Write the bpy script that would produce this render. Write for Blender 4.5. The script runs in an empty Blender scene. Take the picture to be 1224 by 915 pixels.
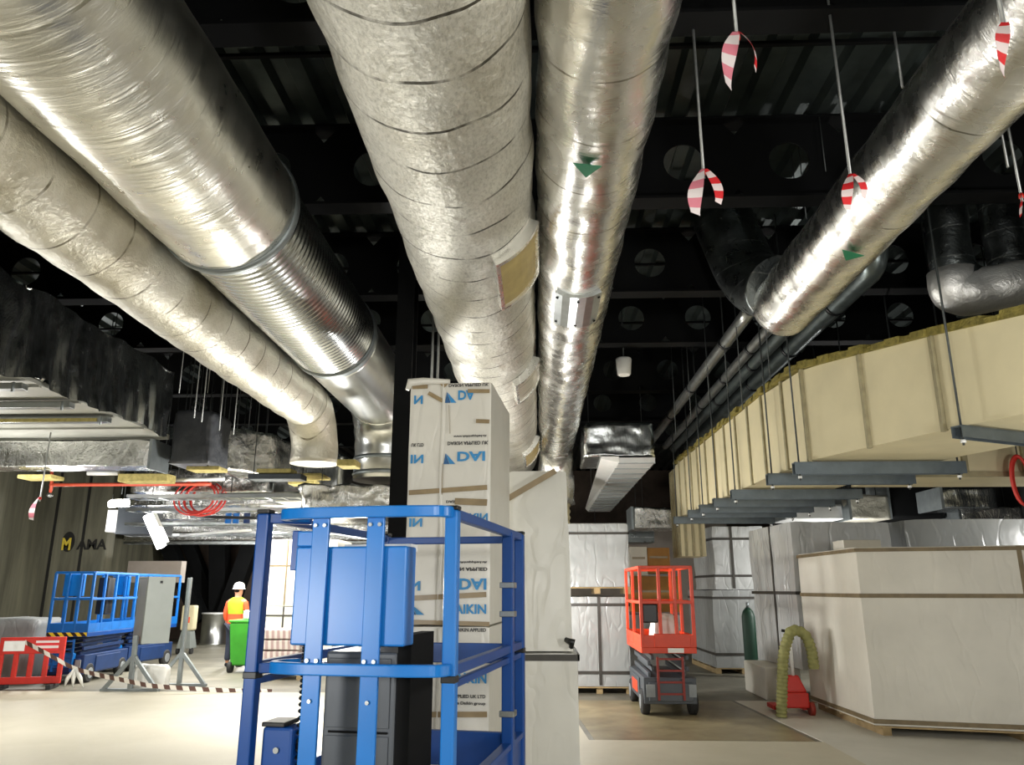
import bpy, bmesh, math, random
from mathutils import Vector, Matrix, noise
random.seed(7)
S = bpy.context.scene
COL = S.collection
PI = math.pi

# ------------------------------------------------------------------ camera
F = 919.0
TH = math.atan(247 / F)                 # tilted up about 15 degrees
SI, CO = math.sin(TH), math.cos(TH)
PSI = math.atan2(33, F * CO + SI * 247)
CP, SP = math.cos(PSI), math.sin(PSI)
CZ = 1.68
def ray(px, py):
    a = px - 612; b = 457.5 - py
    h = F * CO - SI * b; v = F * SI + CO * b
    return (a * CP - h * SP, a * SP + h * CP, v)
def at(px, py, Y):                      # sight line met with the vertical plane at depth Y
    x, y, z = ray(px, py); t = Y / y
    return Vector((x * t, Y, CZ + z * t))
cam_d = bpy.data.cameras.new('camera'); cam = bpy.data.objects.new('camera', cam_d); COL.objects.link(cam)
cam_d.sensor_width = 36.0; cam_d.lens = F / 1224 * 36.0; cam_d.clip_start = .05; cam_d.clip_end = 200
cam.location = (0, 0, CZ); cam.rotation_euler = (PI / 2 + TH, 0, PSI)
S.camera = cam

# ------------------------------------------------------------------ materials
def lin(h):
    h = h.lstrip('#'); out = []
    for i in (0, 2, 4):
        c = int(h[i:i + 2], 16) / 255
        out.append(c / 12.92 if c <= .04045 else ((c + .055) / 1.055) ** 2.4)
    return (*out, 1)
class NT:
    def __init__(s, name):
        s.m = bpy.data.materials.new(name); s.m.use_nodes = True
        s.n = s.m.node_tree.nodes; s.l = s.m.node_tree.links
        s.b = s.n['Principled BSDF']
        s.tc = None
    def co(s, scale=(1, 1, 1)):
        if not s.tc: s.tc = s.n.new('ShaderNodeTexCoord')
        mp = s.n.new('ShaderNodeMapping'); mp.inputs['Scale'].default_value = scale
        s.l.new(s.tc.outputs['Object'], mp.inputs['Vector']); return mp.outputs[0]
    def noise(s, scale, detail=3, vec=None, rough=.5, dist=0):
        t = s.n.new('ShaderNodeTexNoise'); t.inputs['Scale'].default_value = scale
        t.inputs['Detail'].default_value = detail; t.inputs['Roughness'].default_value = rough
        t.inputs['Distortion'].default_value = dist
        s.l.new(vec if vec else s.co(), t.inputs['Vector']); return t.outputs['Fac']
    def math(s, op, a, b=None, c=None):
        t = s.n.new('ShaderNodeMath'); t.operation = op
        for i, v in enumerate((a, b, c)):
            if v is None: continue
            if isinstance(v, (int, float)): t.inputs[i].default_value = v
            else: s.l.new(v, t.inputs[i])
        return t.outputs[0]
    def ramp(s, fac, stops):
        t = s.n.new('ShaderNodeValToRGB'); e = t.color_ramp.elements
        while len(e) < len(stops): e.new(.5)
        for k, (p, c) in enumerate(stops):
            e[k].position = p; e[k].color = c if len(c) == 4 else (*c, 1)
        s.l.new(fac, t.inputs[0]); return t.outputs[0]
    def mix(s, fac, a, b):
        t = s.n.new('ShaderNodeMix'); t.data_type = 'RGBA'
        if isinstance(fac, (int, float)): t.inputs[0].default_value = fac
        else: s.l.new(fac, t.inputs[0])
        for i, v in ((6, a), (7, b)):
            if isinstance(v, tuple): t.inputs[i].default_value = v
            else: s.l.new(v, t.inputs[i])
        return t.outputs[2]
    def base(s, v):
        if isinstance(v, tuple): s.b.inputs['Base Color'].default_value = v
        else: s.l.new(v, s.b.inputs['Base Color'])
    def set(s, **k):
        for q, v in k.items():
            i = s.b.inputs[q.replace('_', ' ')]
            if isinstance(v, (int, float, tuple)): i.default_value = v
            else: s.l.new(v, i)
    def bump(s, h, strength=.5, dist=.02):
        t = s.n.new('ShaderNodeBump'); t.inputs['Strength'].default_value = strength; t.inputs['Distance'].default_value = dist
        s.l.new(h, t.inputs['Height']); s.l.new(t.outputs[0], s.b.inputs['Normal'])
def plain(name, hexc, rough=.5, metal=0, var=.12, vs=6, bump=0, bs=30, bd=.01, spec=.5, coat=0):
    t = NT(name); c = lin(hexc)
    d = tuple(x * (1 - var) for x in c[:3]) + (1,); e = tuple(min(1, x * (1 + var)) for x in c[:3]) + (1,)
    t.base(t.ramp(t.noise(vs, 4), [(.3, d), (.7, e)])); t.set(Roughness=rough, Metallic=metal)
    t.b.inputs['Specular IOR Level'].default_value = spec
    if coat: t.set(Coat_Weight=coat)
    if bump: t.bump(t.noise(bs, 4), bump, bd)
    return t.m
def foil(name, hexc, rough=.28, seam=0, seam_w=.02, seam_hex='#3a3832', axis=1, wr=.5, ws=(9, 2.5, 9), grid=0, dirt=0, metal=1.0, fine=.35):
    t = NT(name); c = lin(hexc)
    col = t.ramp(t.noise(2.2, 4), [(.3, tuple(x * .8 for x in c[:3]) + (1,)), (.7, c)])
    if dirt:
        col = t.mix(t.math('MULTIPLY', t.ramp(t.noise(1.3, 5), [(.52, (0, 0, 0)), (.7, (1, 1, 1))]), dirt), col, lin('#857a58'))
    big = t.noise(1.0, 5, t.co(ws), .62, .8)
    fin = t.noise(26, 5, None, .7, .4)
    h = t.math('ADD', t.math('MULTIPLY', big, 1.0), t.math('MULTIPLY', fin, fine))
    if seam or grid:
        sx = t.n.new('ShaderNodeSeparateXYZ'); wob = t.noise(3.0, 2)
        t.l.new(t.co(), sx.inputs[0])
        y = t.math('ADD', sx.outputs[axis], t.math('MULTIPLY', wob, .05))
    if seam:
        f = t.math('FRACT', t.math('DIVIDE', y, seam))
        line = t.math('LESS_THAN', f, seam_w / seam)
        gate = t.ramp(t.noise(5, 2), [(.40, (.05, .05, .05)), (.58, (1, 1, 1))])
        lm = t.math('MULTIPLY', line, gate)
        col = t.mix(lm, col, lin(seam_hex))
        edge = t.math('LESS_THAN', f, seam_w / seam * 3.5)
        h = t.math('ADD', h, t.math('MULTIPLY', edge, .35))
    if grid:
        sh = t.n.new('ShaderNodeTexVoronoi'); sh.inputs['Scale'].default_value = grid; sh.distance = 'CHEBYCHEV'
        t.l.new(t.co((1, .7, 1)), sh.inputs['Vector'])
        h = t.math('ADD', h, t.math('MULTIPLY', sh.outputs['Distance'], .35))
    if grid:
        sp = t.ramp(t.noise(55, 3, t.co((1, .5, 1)), .7), [(.32, (.62, .62, .60)), (.55, (1, 1, 1))])
        mm = t.n.new('ShaderNodeMix'); mm.data_type = 'RGBA'; mm.blend_type = 'MULTIPLY'; mm.inputs[0].default_value = .75
        t.l.new(col, mm.inputs[6]) if not isinstance(col, tuple) else None; t.l.new(sp, mm.inputs[7]); col = mm.outputs[2]
    t.base(col); t.set(Metallic=metal)
    t.set(Roughness=t.math('ADD', t.math('MULTIPLY', t.noise(7, 3), .25), rough - .12))
    t.bump(h, wr, .03)
    return t.m
def film(name, hexc, rough=.32, wr=.35, spec=.5, scale=(2.2, 2.2, 1.0)):
    t = NT(name); c = lin(hexc)
    col = t.ramp(t.noise(1.6, 4), [(.3, tuple(x * .86 for x in c[:3]) + (1,)), (.7, c)])
    t.base(col); t.set(Roughness=rough); t.b.inputs['Specular IOR Level'].default_value = spec
    a = t.noise(1.0, 3, t.co((1.6, 1.6, .9)), .5, .25); b = t.noise(2.3, 2, t.co((1.5, 1.5, .55)), .5, .4)
    crease = t.math('MINIMUM', t.math('ABSOLUTE', t.math('SUBTRACT', b, .5)), .06)
    t.bump(t.math('ADD', t.math('MULTIPLY', a, .9), t.math('MULTIPLY', crease, 2.2)), wr, .06)
    return t.m
def emit(name, col, st):
    t = NT(name); t.base((.8, .8, .8, 1)); t.set(Emission_Color=col, Emission_Strength=st); return t.m
M = {}
M['foil_big'] = foil('foil smooth wrap', '#efeee6', .30, wr=.30, ws=(1.2, 9, 1.2), seam=2.3, seam_w=.02, seam_hex='#a9a798', fine=.10)
M['foil_rib'] = foil('foil ribbed wrap', '#d9d7cd', .46, seam=.38, seam_w=.02, seam_hex='#4c493f', wr=.55, ws=(3, 3, 3), grid=16, dirt=.35, metal=.8, fine=.5)
M['foil_tan'] = foil('foil stained wrap', '#d9d5c6', .40, seam=.42, seam_w=.018, seam_hex='#6b6450', wr=.6, ws=(4, 3, 4), dirt=.7, metal=.7, fine=.5)
M['foil'] = foil('foil wrap', '#eeede8', .26, seam=.55, seam_w=.014, seam_hex='#9a978c', wr=.34, ws=(2, 5, 2), fine=.08)
M['foil_clear'] = foil('foil clean wrap', '#f0efea', .27, seam=1.15, seam_w=.012, seam_hex='#86847a', wr=.34, ws=(1.6, 6, 1.6), fine=.2)
M['foil_crumple'] = foil('foil crumpled wrap', '#e6e6e3', .24, wr=1.0, ws=(5, 5, 2.2), fine=.2)
M['foil_dark'] = foil('foil dark crumpled', '#c4c8c9', .22, wr=.55, ws=(4.5, 5.5, 1.1), fine=.1)
M['foil_shade'] = foil('foil grey duct', '#8b9192', .30, seam=.3, seam_w=.014, axis=2, seam_hex='#c9cccb', wr=.35)
M['elbow_foil'] = foil('foil matt elbow', '#f4f3f0', .4, wr=.5, ws=(5, 5, 5), metal=.8)
M['galv'] = plain('galvanised steel', '#aeb2b2', .32, .95, .12, 9, .06, 40)
M['galv_dull'] = plain('dull galvanised steel', '#8f9698', .45, .8, .12, 7, .06, 40)
M['spiral'] = plain('spiral galvanised', '#b9bcbb', .24, 1.0, .06, 5)
M['sheet'] = plain('brushed sheet duct', '#cbcdcb', .28, 1.0, .05, 5)
M['sheet_grey'] = plain('grey sheet metal', '#a0a098', .45, .4, .08, 4)
M['rod'] = plain('threaded rod steel', '#9a9c9b', .4, .7, .1, 30)
M['rod_dark'] = plain('dull rod steel', '#4e5252', .5, .6, .1, 30)
M['black'] = plain('black painted steel', '#0a0b0c', .7, 0, .2, 4, spec=.15)
M['black_gloss'] = plain('black plastic', '#121416', .35, 0, .2, 8)
M['deck'] = plain('dark metal deck', '#4a5250', .38, .7, .3, 3)
M['beige'] = plain('fire board beige', '#d6cba6', .7, 0, .06, 2.5, .05, 60)
M['beige_joint'] = plain('joint strip', '#9b9272', .6, 0, .15, 12)
M['wool'] = plain('mineral wool olive', '#8d8140', .95, 0, .35, 16, .8, 50, .02)
M['wool_yellow'] = plain('yellow insulation', '#b5a768', .95, 0, .25, 16, .8, 40, .02)
M['channel'] = plain('blue grey channel', '#6d777d', .4, .6, .12, 8)
M['lagging'] = plain('dark pipe lagging', '#6f7878', .35, .75, .2, 5, .2, 20)
M['lagging_pale'] = plain('pale pipe lagging', '#a9acaa', .3, .85, .2, 5, .3, 16)
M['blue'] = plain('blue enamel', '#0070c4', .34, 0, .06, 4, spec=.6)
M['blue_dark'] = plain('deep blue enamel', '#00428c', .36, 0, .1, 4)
M['blue_lift'] = plain('weathered blue enamel', '#0a62b0', .4, 0, .15, 5)
M['navy'] = plain('navy enamel', '#12305f', .45, 0, .15, 5)
M['charcoal'] = plain('charcoal sheet', '#50555b', .42, .2, .1, 4)
M['rubber'] = plain('tyre rubber', '#2b2b2b', .8, 0, .15, 10)
M['hub'] = plain('grey wheel hub', '#8d9295', .5, .3, .1, 10)
M['orange'] = plain('orange red enamel', '#e0421b', .4, 0, .1, 5)
M['red'] = plain('red plastic', '#c4281c', .5, 0, .12, 5)
M['red_dark'] = plain('dark red paint', '#8e2a1e', .5, 0, .12, 5)
M['white'] = plain('white plastic', '#f2f2ef', .4, 0, .05, 5)
M['white_sheet'] = plain('white sheet metal', '#dcdddb', .35, .2, .05, 3)
M['film_white'] = film('white film wrap', '#e3e2da', .34, .45)
M['film_print'] = film('printed bag film', '#dfdcd2', .34, .28)
M['film_grey'] = film('grey clear film', '#a5a8a7', .26, .6, .7)
M['film_shiny'] = film('shiny clear film', '#c7c9c8', .2, .7, .8)
M['board_white'] = film('white pack board', '#ddd9cd', .5, .22, .4)
M['strap'] = plain('dark strapping', '#3d3a35', .5, 0, .2, 10)
M['tape_brown'] = plain('brown packing tape', '#8d7a58', .35, 0, .15, 10)
M['strap_tan'] = plain('brown timber batten', '#77684c', .6, 0, .2, 10)
M['print_blue'] = plain('print blue', '#2a86c0', .5, 0, .1, 10)
M['print_deep'] = plain('print deep blue', '#235a8c', .5, 0, .1, 10)
M['print_black'] = plain('print black', '#2b2b2c', .6, 0, .1, 10)
M['wood'] = plain('pallet timber', '#a08a63', .8, 0, .2, 8, .2, 30)
M['card'] = plain('brown cardboard', '#a8793f', .8, 0, .12, 5)
M['green_bin'] = plain('green plastic', '#3fa02e', .5, 0, .1, 5)
M['green_dark'] = plain('dark green paint', '#123b2a', .5, 0, .1, 5)
M['green_tri'] = plain('green sticker', '#0b6a45', .5, 0, .05, 5)
M['hose'] = plain('olive hose', '#8b8a55', .7, 0, .2, 14, .4, 30)
M['panel_grey'] = plain('grey cabinet enamel', '#838985', .5, .1, .06, 3)
M['tan_panel'] = plain('tan access panel', '#a8955f', .6, .1, .15, 6)
M['skin'] = plain('skin', '#b98468', .6, 0, .08, 10)
M['hiviz'] = plain('hi vis yellow', '#a3d01e', .7, 0, .08, 10)
M['hiviz_o'] = plain('hi vis orange', '#f0562a', .7, 0, .08, 10)
M['trouser'] = plain('dark trousers', '#262b3b', .8, 0, .15, 10)
M['red_pipe'] = plain('red pipe', '#d0573e', .4, 0, .1, 8)
M['coil_red'] = plain('red cable', '#c8352c', .5, 0, .15, 8)
M['lamp'] = emit('lamp tube', (1, .98, .93, 1), 26)
M['yellow'] = plain('yellow paint', '#cdb53a', .6, 0, .1, 8)
M['mark_black'] = plain('black wall paint', '#15140f', .8, 0, .1, 8)
def stripes(name, a, b, period, axis=0, slant=0.0):
    t = NT(name); sx = t.n.new('ShaderNodeSeparateXYZ'); t.l.new(t.co(), sx.inputs[0])
    v = t.math('ADD', sx.outputs[axis], t.math('MULTIPLY', sx.outputs[2], slant))
    f = t.math('FRACT', t.math('ADD', t.math('DIVIDE', v, period), 50))
    t.base(t.mix(t.math('LESS_THAN', f, .5), lin(a), lin(b))); t.set(Roughness=.45); return t.m
M['tape_rw'] = stripes('red white tape', '#e6d6d5', '#d4282e', .17, 2, .9)
M['tape_pink'] = stripes('pink white tape', '#e9dfdf', '#dd8494', .19, 2, .6)
M['tape_line'] = stripes('barrier tape', '#e4ded4', '#5b4038', .2, 0, .4)
M['hazard'] = stripes('hazard chevrons', '#e3c832', '#26241c', .16, 0, 1)
M['bag'] = stripes('printed sack', '#d8cfc6', '#b59a94', .11, 0, .1)
def concrete(name, a, b, scale, streak=False, rough=.75):
    t = NT(name)
    n = t.noise(scale, 6, t.co((3.0, 3.0, .22)) if streak else None, .65, .4)
    n2 = t.noise(.7, 3)
    t.base(t.mix(t.math('MULTIPLY', n2, .5), t.ramp(n, [(.3, lin(a)), (.7, lin(b))]), lin(a)))
    t.set(Roughness=rough); t.bump(t.noise(25, 5), .15, .01); return t.m
M['wall_conc'] = concrete('board marked concrete', '#3b3a2e', '#7d7a66', .9, True)
M['floor_conc'] = concrete('site concrete', '#5d5a4e', '#8d897a', 1.2, rough=.5)
M['floor_screed'] = concrete('pale screed', '#b7b09a', '#cac3af', .8, rough=.6)
M['floor_patch'] = concrete('damp brown slab', '#6b6046', '#a89b78', 1.6, rough=.4)
M['floor_light'] = concrete('light grey slab', '#bdbaae', '#d3d0c5', .9, rough=.55)
M['wall_dark'] = concrete('dark back wall', '#3a2f27', '#66574b', 1.0, rough=.8)
M['wall_pink'] = concrete('pale block wall', '#8f857b', '#a99f94', 1.0, rough=.8)
M['wall_blk'] = concrete('black soffit wall', '#0c0d0d', '#191b1b', 1.0, rough=.8)

# ------------------------------------------------------------------ mesh helpers
PM = {}
class MB:
    def __init__(s): s.v = []; s.f = []; s.sm = []
    def add(s, vs, fs, smooth=False):
        b = len(s.v); s.v += [Vector(v) for v in vs]
        for f in fs: s.f.append([i + b for i in f]); s.sm.append(smooth)
        return s
    def hexa(s, p):        # 8 points: bottom ring 0-3, top ring 4-7
        return s.add(p, [(3, 2, 1, 0), (4, 5, 6, 7), (0, 1, 5, 4), (1, 2, 6, 5), (2, 3, 7, 6), (3, 0, 4, 7)])
    def box(s, x0, x1, y0, y1, z0, z1):
        return s.hexa([(x0, y0, z0), (x1, y0, z0), (x1, y1, z0), (x0, y1, z0), (x0, y0, z1), (x1, y0, z1), (x1, y1, z1), (x0, y1, z1)])
    def bar(s, p, q, w, h=None, up=(0, 0, 1)):     # rectangular bar from p to q
        p, q = Vector(p), Vector(q); h = h or w; d = (q - p).normalized(); u = Vector(up)
        if abs(d.dot(u)) > .98: u = Vector((0, 1, 0))
        a = d.cross(u).normalized() * w / 2; c = a.cross(d).normalized() * h / 2
        return s.hexa([p - a - c, p + a - c, q + a - c, q - a - c, p - a + c, p + a + c, q + a + c, q - a + c])
    def prism(s, poly, z0, z1):
        n = len(poly); zb = z0 if isinstance(z0, (list, tuple)) else [z0] * n; zt = z1 if isinstance(z1, (list, tuple)) else [z1] * n
        vs = [(x, y, zb[i]) for i, (x, y) in enumerate(poly)] + [(x, y, zt[i]) for i, (x, y) in enumerate(poly)]
        fs = [tuple(range(n - 1, -1, -1)), tuple(range(n, 2 * n))] + [(i, (i + 1) % n, n + (i + 1) % n, n + i) for i in range(n)]
        return s.add(vs, fs)
    def tube(s, pts, rad, n=12, caps=True, amp=0, ns=3, closed=False, seed=0, smooth=True):
        pts = [Vector(p) for p in pts]; N = len(pts)
        R = rad if isinstance(rad, (list, tuple)) else [rad] * N
        T = []
        for i in range(N):
            if closed: t = pts[(i + 1) % N] - pts[i - 1]
            else: t = pts[min(i + 1, N - 1)] - pts[max(i - 1, 0)]
            T.append(t.normalized())
        u = Vector((0, 0, 1)) if abs(T[0].z) < .9 else Vector((1, 0, 0))
        a = T[0].cross(u).normalized(); vs = []
        for i in range(N):
            a = (a - T[i] * a.dot(T[i])).normalized(); b = T[i].cross(a)
            for k in range(n):
                th = 2 * PI * k / n; d = a * math.cos(th) + b * math.sin(th); r = R[i]
                if amp: r += amp * noise.noise((pts[i] + d * R[i]) * ns + Vector((seed, 0, 0)))
                vs.append(pts[i] + d * r)
        fs = []
        for i in range(N if closed else N - 1):
            j = (i + 1) % N
            for k in range(n):
                fs.append((i * n + k, i * n + (k + 1) % n, j * n + (k + 1) % n, j * n + k))
        s.add(vs, fs, smooth)
        if caps and not closed:
            b0 = len(s.v) - len(vs)
            s.f.append([b0 + k for k in range(n - 1, -1, -1)]); s.sm.append(False)
            s.f.append([b0 + (N - 1) * n + k for k in range(n)]); s.sm.append(False)
        return s
    def cyl(s, p, q, r, n=16, r2=None): return s.tube([p, q], [r, r if r2 is None else r2], n)
    def ring_h(s, quad, z0, z1, t=.006):    # flat band round a plan polygon
        for i in range(len(quad)):
            p, q = Vector((*quad[i], 0)), Vector((*quad[(i + 1) % len(quad)], 0)); d = (q - p).normalized(); o = Vector((d.y, -d.x, 0)) * t
            a, b = p - d * t, q + d * t
            s.hexa([a + o + Vector((0, 0, z0)), b + o + Vector((0, 0, z0)), b - o * .5 + Vector((0, 0, z0)), a - o * .5 + Vector((0, 0, z0)),
                    a + o + Vector((0, 0, z1)), b + o + Vector((0, 0, z1)), b - o * .5 + Vector((0, 0, z1)), a - o * .5 + Vector((0, 0, z1))])
        return s
    def build(s, name, mat, parent=None, bevel=0, local=False, sharp=None, sub=0):
        me = bpy.data.meshes.new(name)
        vs = s.v
        if parent is not None and not local:
            inv = PM[parent.name].inverted(); vs = [inv @ v for v in vs]
        me.from_pydata([tuple(v) for v in vs], [], s.f)
        me.polygons.foreach_set('use_smooth', s.sm); me.validate(); me.update()
        o = bpy.data.objects.new(name, me); COL.objects.link(o)
        if isinstance(mat, str): mat = M[mat]
        me.materials.append(mat)
        if parent is not None: o.parent = parent; PM[o.name] = PM[parent.name]
        else: PM[o.name] = Matrix()
        if bevel:
            b = o.modifiers.new('bevel', 'BEVEL'); b.width = bevel; b.segments = 2; b.limit_method = 'ANGLE'
        if sub:
            b = o.modifiers.new('sub', 'SUBSURF'); b.levels = sub; b.render_levels = sub
        if sharp: me.set_sharp_from_angle(angle=math.radians(sharp))
        return o
def tag(o, label, cat, group=None):
    o['label'] = label; o['category'] = cat
    if group: o['group'] = group
    return o
def thing(name, label, cat, loc=(0, 0, 0), rz=0, group=None):
    o = bpy.data.objects.new(name, None); COL.objects.link(o); o.empty_display_size = .2
    o.location = loc; o.rotation_euler = (0, 0, rz)
    PM[o.name] = Matrix.Translation(Vector(loc)) @ Matrix.Rotation(rz, 4, 'Z')
    return tag(o, label, cat, group)
def struct(mb, name, mat, parent=None, **k):
    o = mb.build(name, mat, parent, **k)
    if parent is None: o['kind'] = 'structure'
    return o
def copy_thing(root, loc, rz, label, group=None):
    def rec(o, par):
        c = o.copy(); COL.objects.link(c)
        if par is not None: c.parent = par
        for ch in o.children: rec(ch, c)
        return c
    bpy.context.view_layer.update()
    r = rec(root, None); r.location = loc; r.rotation_euler = (0, 0, rz); r['label'] = label
    PM[r.name] = Matrix.Translation(Vector(loc)) @ Matrix.Rotation(rz, 4, 'Z')
    if group: r['group'] = group
    return r
def dense(p, q, step):
    p, q = Vector(p), Vector(q); n = max(1, int((q - p).length / step))
    return [p.lerp(q, i / n) for i in range(n + 1)]
def bend(pts, r, step=.06):        # polyline with rounded corners
    pts = [Vector(p) for p in pts]; out = [pts[0]]
    for i in range(1, len(pts) - 1):
        a, b, c = pts[i - 1], pts[i], pts[i + 1]; u = (a - b).normalized(); v = (c - b).normalized()
        rr = min(r, (a - b).length * .48, (c - b).length * .48); p, q = b + u * rr, b + v * rr
        for k in range(9):
            t = k / 8; out.append((p * (1 - t) ** 2) + b * (2 * t * (1 - t)) + q * t * t)
    out.append(pts[-1]); res = []
    for i in range(len(out) - 1):
        seg = dense(out[i], out[i + 1], step); res += seg[:-1]
    return res + [out[-1]]
def blob_box(quad, z0, z1, n=14, amp=.012, ns=2.2, rnd=.03, top=1.0, sag=0.0, seed=0):
    """a wrapped package: plan quad (four corners counter-clockwise), puckered faces, softened corners"""
    bm = bmesh.new(); bmesh.ops.create_cube(bm, size=2.0)
    bmesh.ops.subdivide_edges(bm, edges=bm.edges[:], cuts=n, use_grid_fill=True)
    q = [Vector((*p, 0)) for p in quad]; c = sum(q, Vector()) / 4
    W = (q[1] - q[0]).length; D = (q[3] - q[0]).length; H = z1 - z0
    vs = []
    for v in bm.verts:
        x, y, z = v.co
        e = [abs(x), abs(y), abs(z)]
        # round edges
        co = Vector(v.co)
        for i, L in enumerate((W, D, H)):
            lim = 1 - 2 * rnd / L
            pass
        u, w = (x + 1) / 2, (y + 1) / 2
        p = q[0] * (1 - u) * (1 - w) + q[1] * u * (1 - w) + q[2] * u * w + q[3] * (1 - u) * w
        t = (z + 1) / 2
        p = c + (p - c) * (1 + (top - 1) * t)
        p.z = z0 + H * t
        nz = noise.noise_vector(p * ns + Vector((seed, seed * .7, 0)))
        nz2 = noise.noise_vector(p * ns * 3.1 + Vector((seed, 3, 0)))
        k = 1.0 if z > -.98 else .15
        p += (nz * .7 + nz2 * .3) * amp * k
        m = sum(1 for a in e if a > .999)
        if m >= 2 and z > -.9:
            d = (Vector((c.x, c.y, (z0 + z1) / 2)) - p).normalized(); p += d * rnd * (.35 if m == 2 else .7)
        if p.z < z0 + 1e-4: p.z = z0
        vs.append(p)
    mb = MB(); mb.add(vs, [[w.index for w in f.verts] for f in bm.faces], True); bm.free(); return mb
def text_mb(s, size, to, flip=1, extrude=0):
    """flat lettering; to(u, v) maps lettering plane to a point"""
    cu = bpy.data.curves.new('lettering', 'FONT'); cu.body = s; cu.size = size; cu.resolution_u = 3; cu.align_x = 'LEFT'; cu.offset = .034 * size
    o = bpy.data.objects.new('lettering_source', cu); COL.objects.link(o); bpy.context.view_layer.update()
    me = o.evaluated_get(bpy.context.evaluated_depsgraph_get()).to_mesh()
    mb = MB(); hgt = size * .72
    mb.add([to(v.co.x, (v.co.y if flip > 0 else hgt - v.co.y)) for v in me.vertices], [list(p.vertices) for p in me.polygons])
    bpy.data.objects.remove(o); bpy.data.curves.remove(cu)
    return mb

# ------------------------------------------------------------------ the setting
X0, X1, Y0, Y1, H = -13.0, 9.5, -5.0, 29.0, 6.0
struct(MB().box(X0 - .2, X1 + .2, Y0 - .2, Y1 + .2, -.3, 0), 'floor', 'floor_conc')
struct(MB().prism([(X0, Y0), (3.2, Y0), (3.2, 9.58), (.9, 9.6), (.55, 9.6), (.3, 13.65), (X0, 13.65)], 0, .008), 'floor_screed', 'floor_screed')
struct(MB().prism([(.62, 9.62), (3.12, 9.62), (2.95, 12.9), (.4, 12.9)], 0, .004), 'floor_patch', 'floor_patch')
struct(MB().prism([(3.2, Y0), (X1, Y0), (X1, 13.0), (3.0, 12.9), (3.2, 9.6)], 0, .006), 'floor_slab', 'floor_light')
# corrugated roof deck
mb = MB(); x = X0; prof = []
while x < X1:
    prof += [(x, H), (x + .14, H), (x + .18, H + .08), (x + .30, H + .08)]; x += .34
prof.append((x, H)); n = len(prof)
mb.add([(a, Y0, b) for a, b in prof] + [(a, Y1, b) for a, b in prof], [(i, i + 1, n + i + 1, n + i) for i in range(n - 1)])
struct(mb, 'ceiling', 'deck')
struct(MB().box(X0 - .2, X1 + .2, Y0 - .2, Y1 + .2, H + .12, H + .3), 'ceiling_slab', 'black')
struct(MB().box(X0 - .2, X0, Y0, Y1, 0, H), 'wall_left', 'wall_conc')
struct(MB().box(X1, X1 + .2, Y0, Y1, 0, H), 'wall_right', 'wall_blk')
struct(MB().box(X0, X1, Y1, Y1 + .2, 0, H), 'wall_back', 'wall_dark')
struct(MB().box(X0, X1, Y0 - .2, Y0, 0, H), 'wall_front', 'wall_conc')
# concrete wall behind the blue lifts
wl = at(0, 700, 20.0).x
wr = at(128, 640, 20.0).x
conc = struct(MB().box(X0, wr, 20.0, 20.4, 0, 5.1), 'wall_concrete', 'wall_conc')
c = at(82, 649, 20.0)
mbk = MB(); mbk.add([(c.x + .17 * math.cos(t * PI / 12), 19.985, c.z + .02 + .26 * math.sin(t * PI / 12)) for t in range(24)], [tuple(range(24))]); mbk.build('painted_mark', 'mark_black', conc)
text_mb('M', .42, lambda u, v: (c.x - .17 + u * .8, 19.975, c.z - .18 + v)).build('painted_letter', 'yellow', conc)
text_mb('AMA', .36, lambda u, v: (c.x + .25 + u, 19.985, c.z - .17 + v)).build('painted_word', 'mark_black', conc)
for i, px in enumerate((28, 64, 100)):
    p = at(px, 640, 20.0); struct(MB().box(p.x - .03, p.x + .03, 19.97, 20.0, 0, 5.0), 'trim_%d' % (i + 1), 'mark_black')
# partition and bulkheads deep on the left
struct(MB().box(wr + .02, -9.75, 21.2, 21.5, 1.85, 2.42), 'wall_bulkhead', 'wall_pink')
struct(MB().box(X0, -3.0, 27.6, 27.8, 0, 3.4), 'wall_bay', 'wall_dark')
struct(MB().box(-2.0, 5.6, 23.5, 23.7, 0, 3.6), 'wall_store', 'wall_pink')
struct(MB().box(5.6, X1, 19.0, 19.2, 0, 3.9), 'wall_plant', 'wall_blk')
# cellular roof beams with round openings
def cell_beam(y, z0, z1, xs, r=.19):
    mb = MB(); zc = (z0 + z1) / 2
    pitch = .98; k0 = math.floor((X0 - xs) / pitch); xx = xs + k0 * pitch
    while xx < X1:
        a, b = xx - pitch / 2, xx + pitch / 2; N = 24
        for yy in (y - .008, y + .008):
            pass
        ring = [(xx + r * math.cos(2 * PI * t / N), zc + r * math.sin(2 * PI * t / N)) for t in range(N)]
        outer = []
        for t in range(N):
            cx, cz = math.cos(2 * PI * t / N), math.sin(2 * PI * t / N)
            k = min(pitch / 2 / max(abs(cx), 1e-6), (z1 - z0) / 2 / max(abs(cz), 1e-6)); outer.append((xx + cx * k, zc + cz * k))
        vs = [(p[0], y - .008, p[1]) for p in ring] + [(p[0], y - .008, p[1]) for p in outer] + [(p[0], y + .008, p[1]) for p in ring] + [(p[0], y + .008, p[1]) for p in outer]
        fs = []
        for t in range(N):
            u = (t + 1) % N
            fs += [(t, u, N + u, N + t), (2 * N + u, 2 * N + t, 3 * N + t, 3 * N + u), (u, t, 2 * N + t, 2 * N + u)]
        mb.add(vs, fs); xx += pitch
    mb.box(X0, X1, y - .11, y + .11, z0 - .025, z0); mb.box(X0, X1, y - .11, y + .11, z1, z1 + .025)
    struct(mb, 'beam_cellular', 'black')
for i, y in enumerate((4.15, 6.5, 8.8, 10.8, 13.6, 16.2, 19.0)):
    cell_beam(y, 5.16, 5.95, at(817, 192, 6.5).x)
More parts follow.
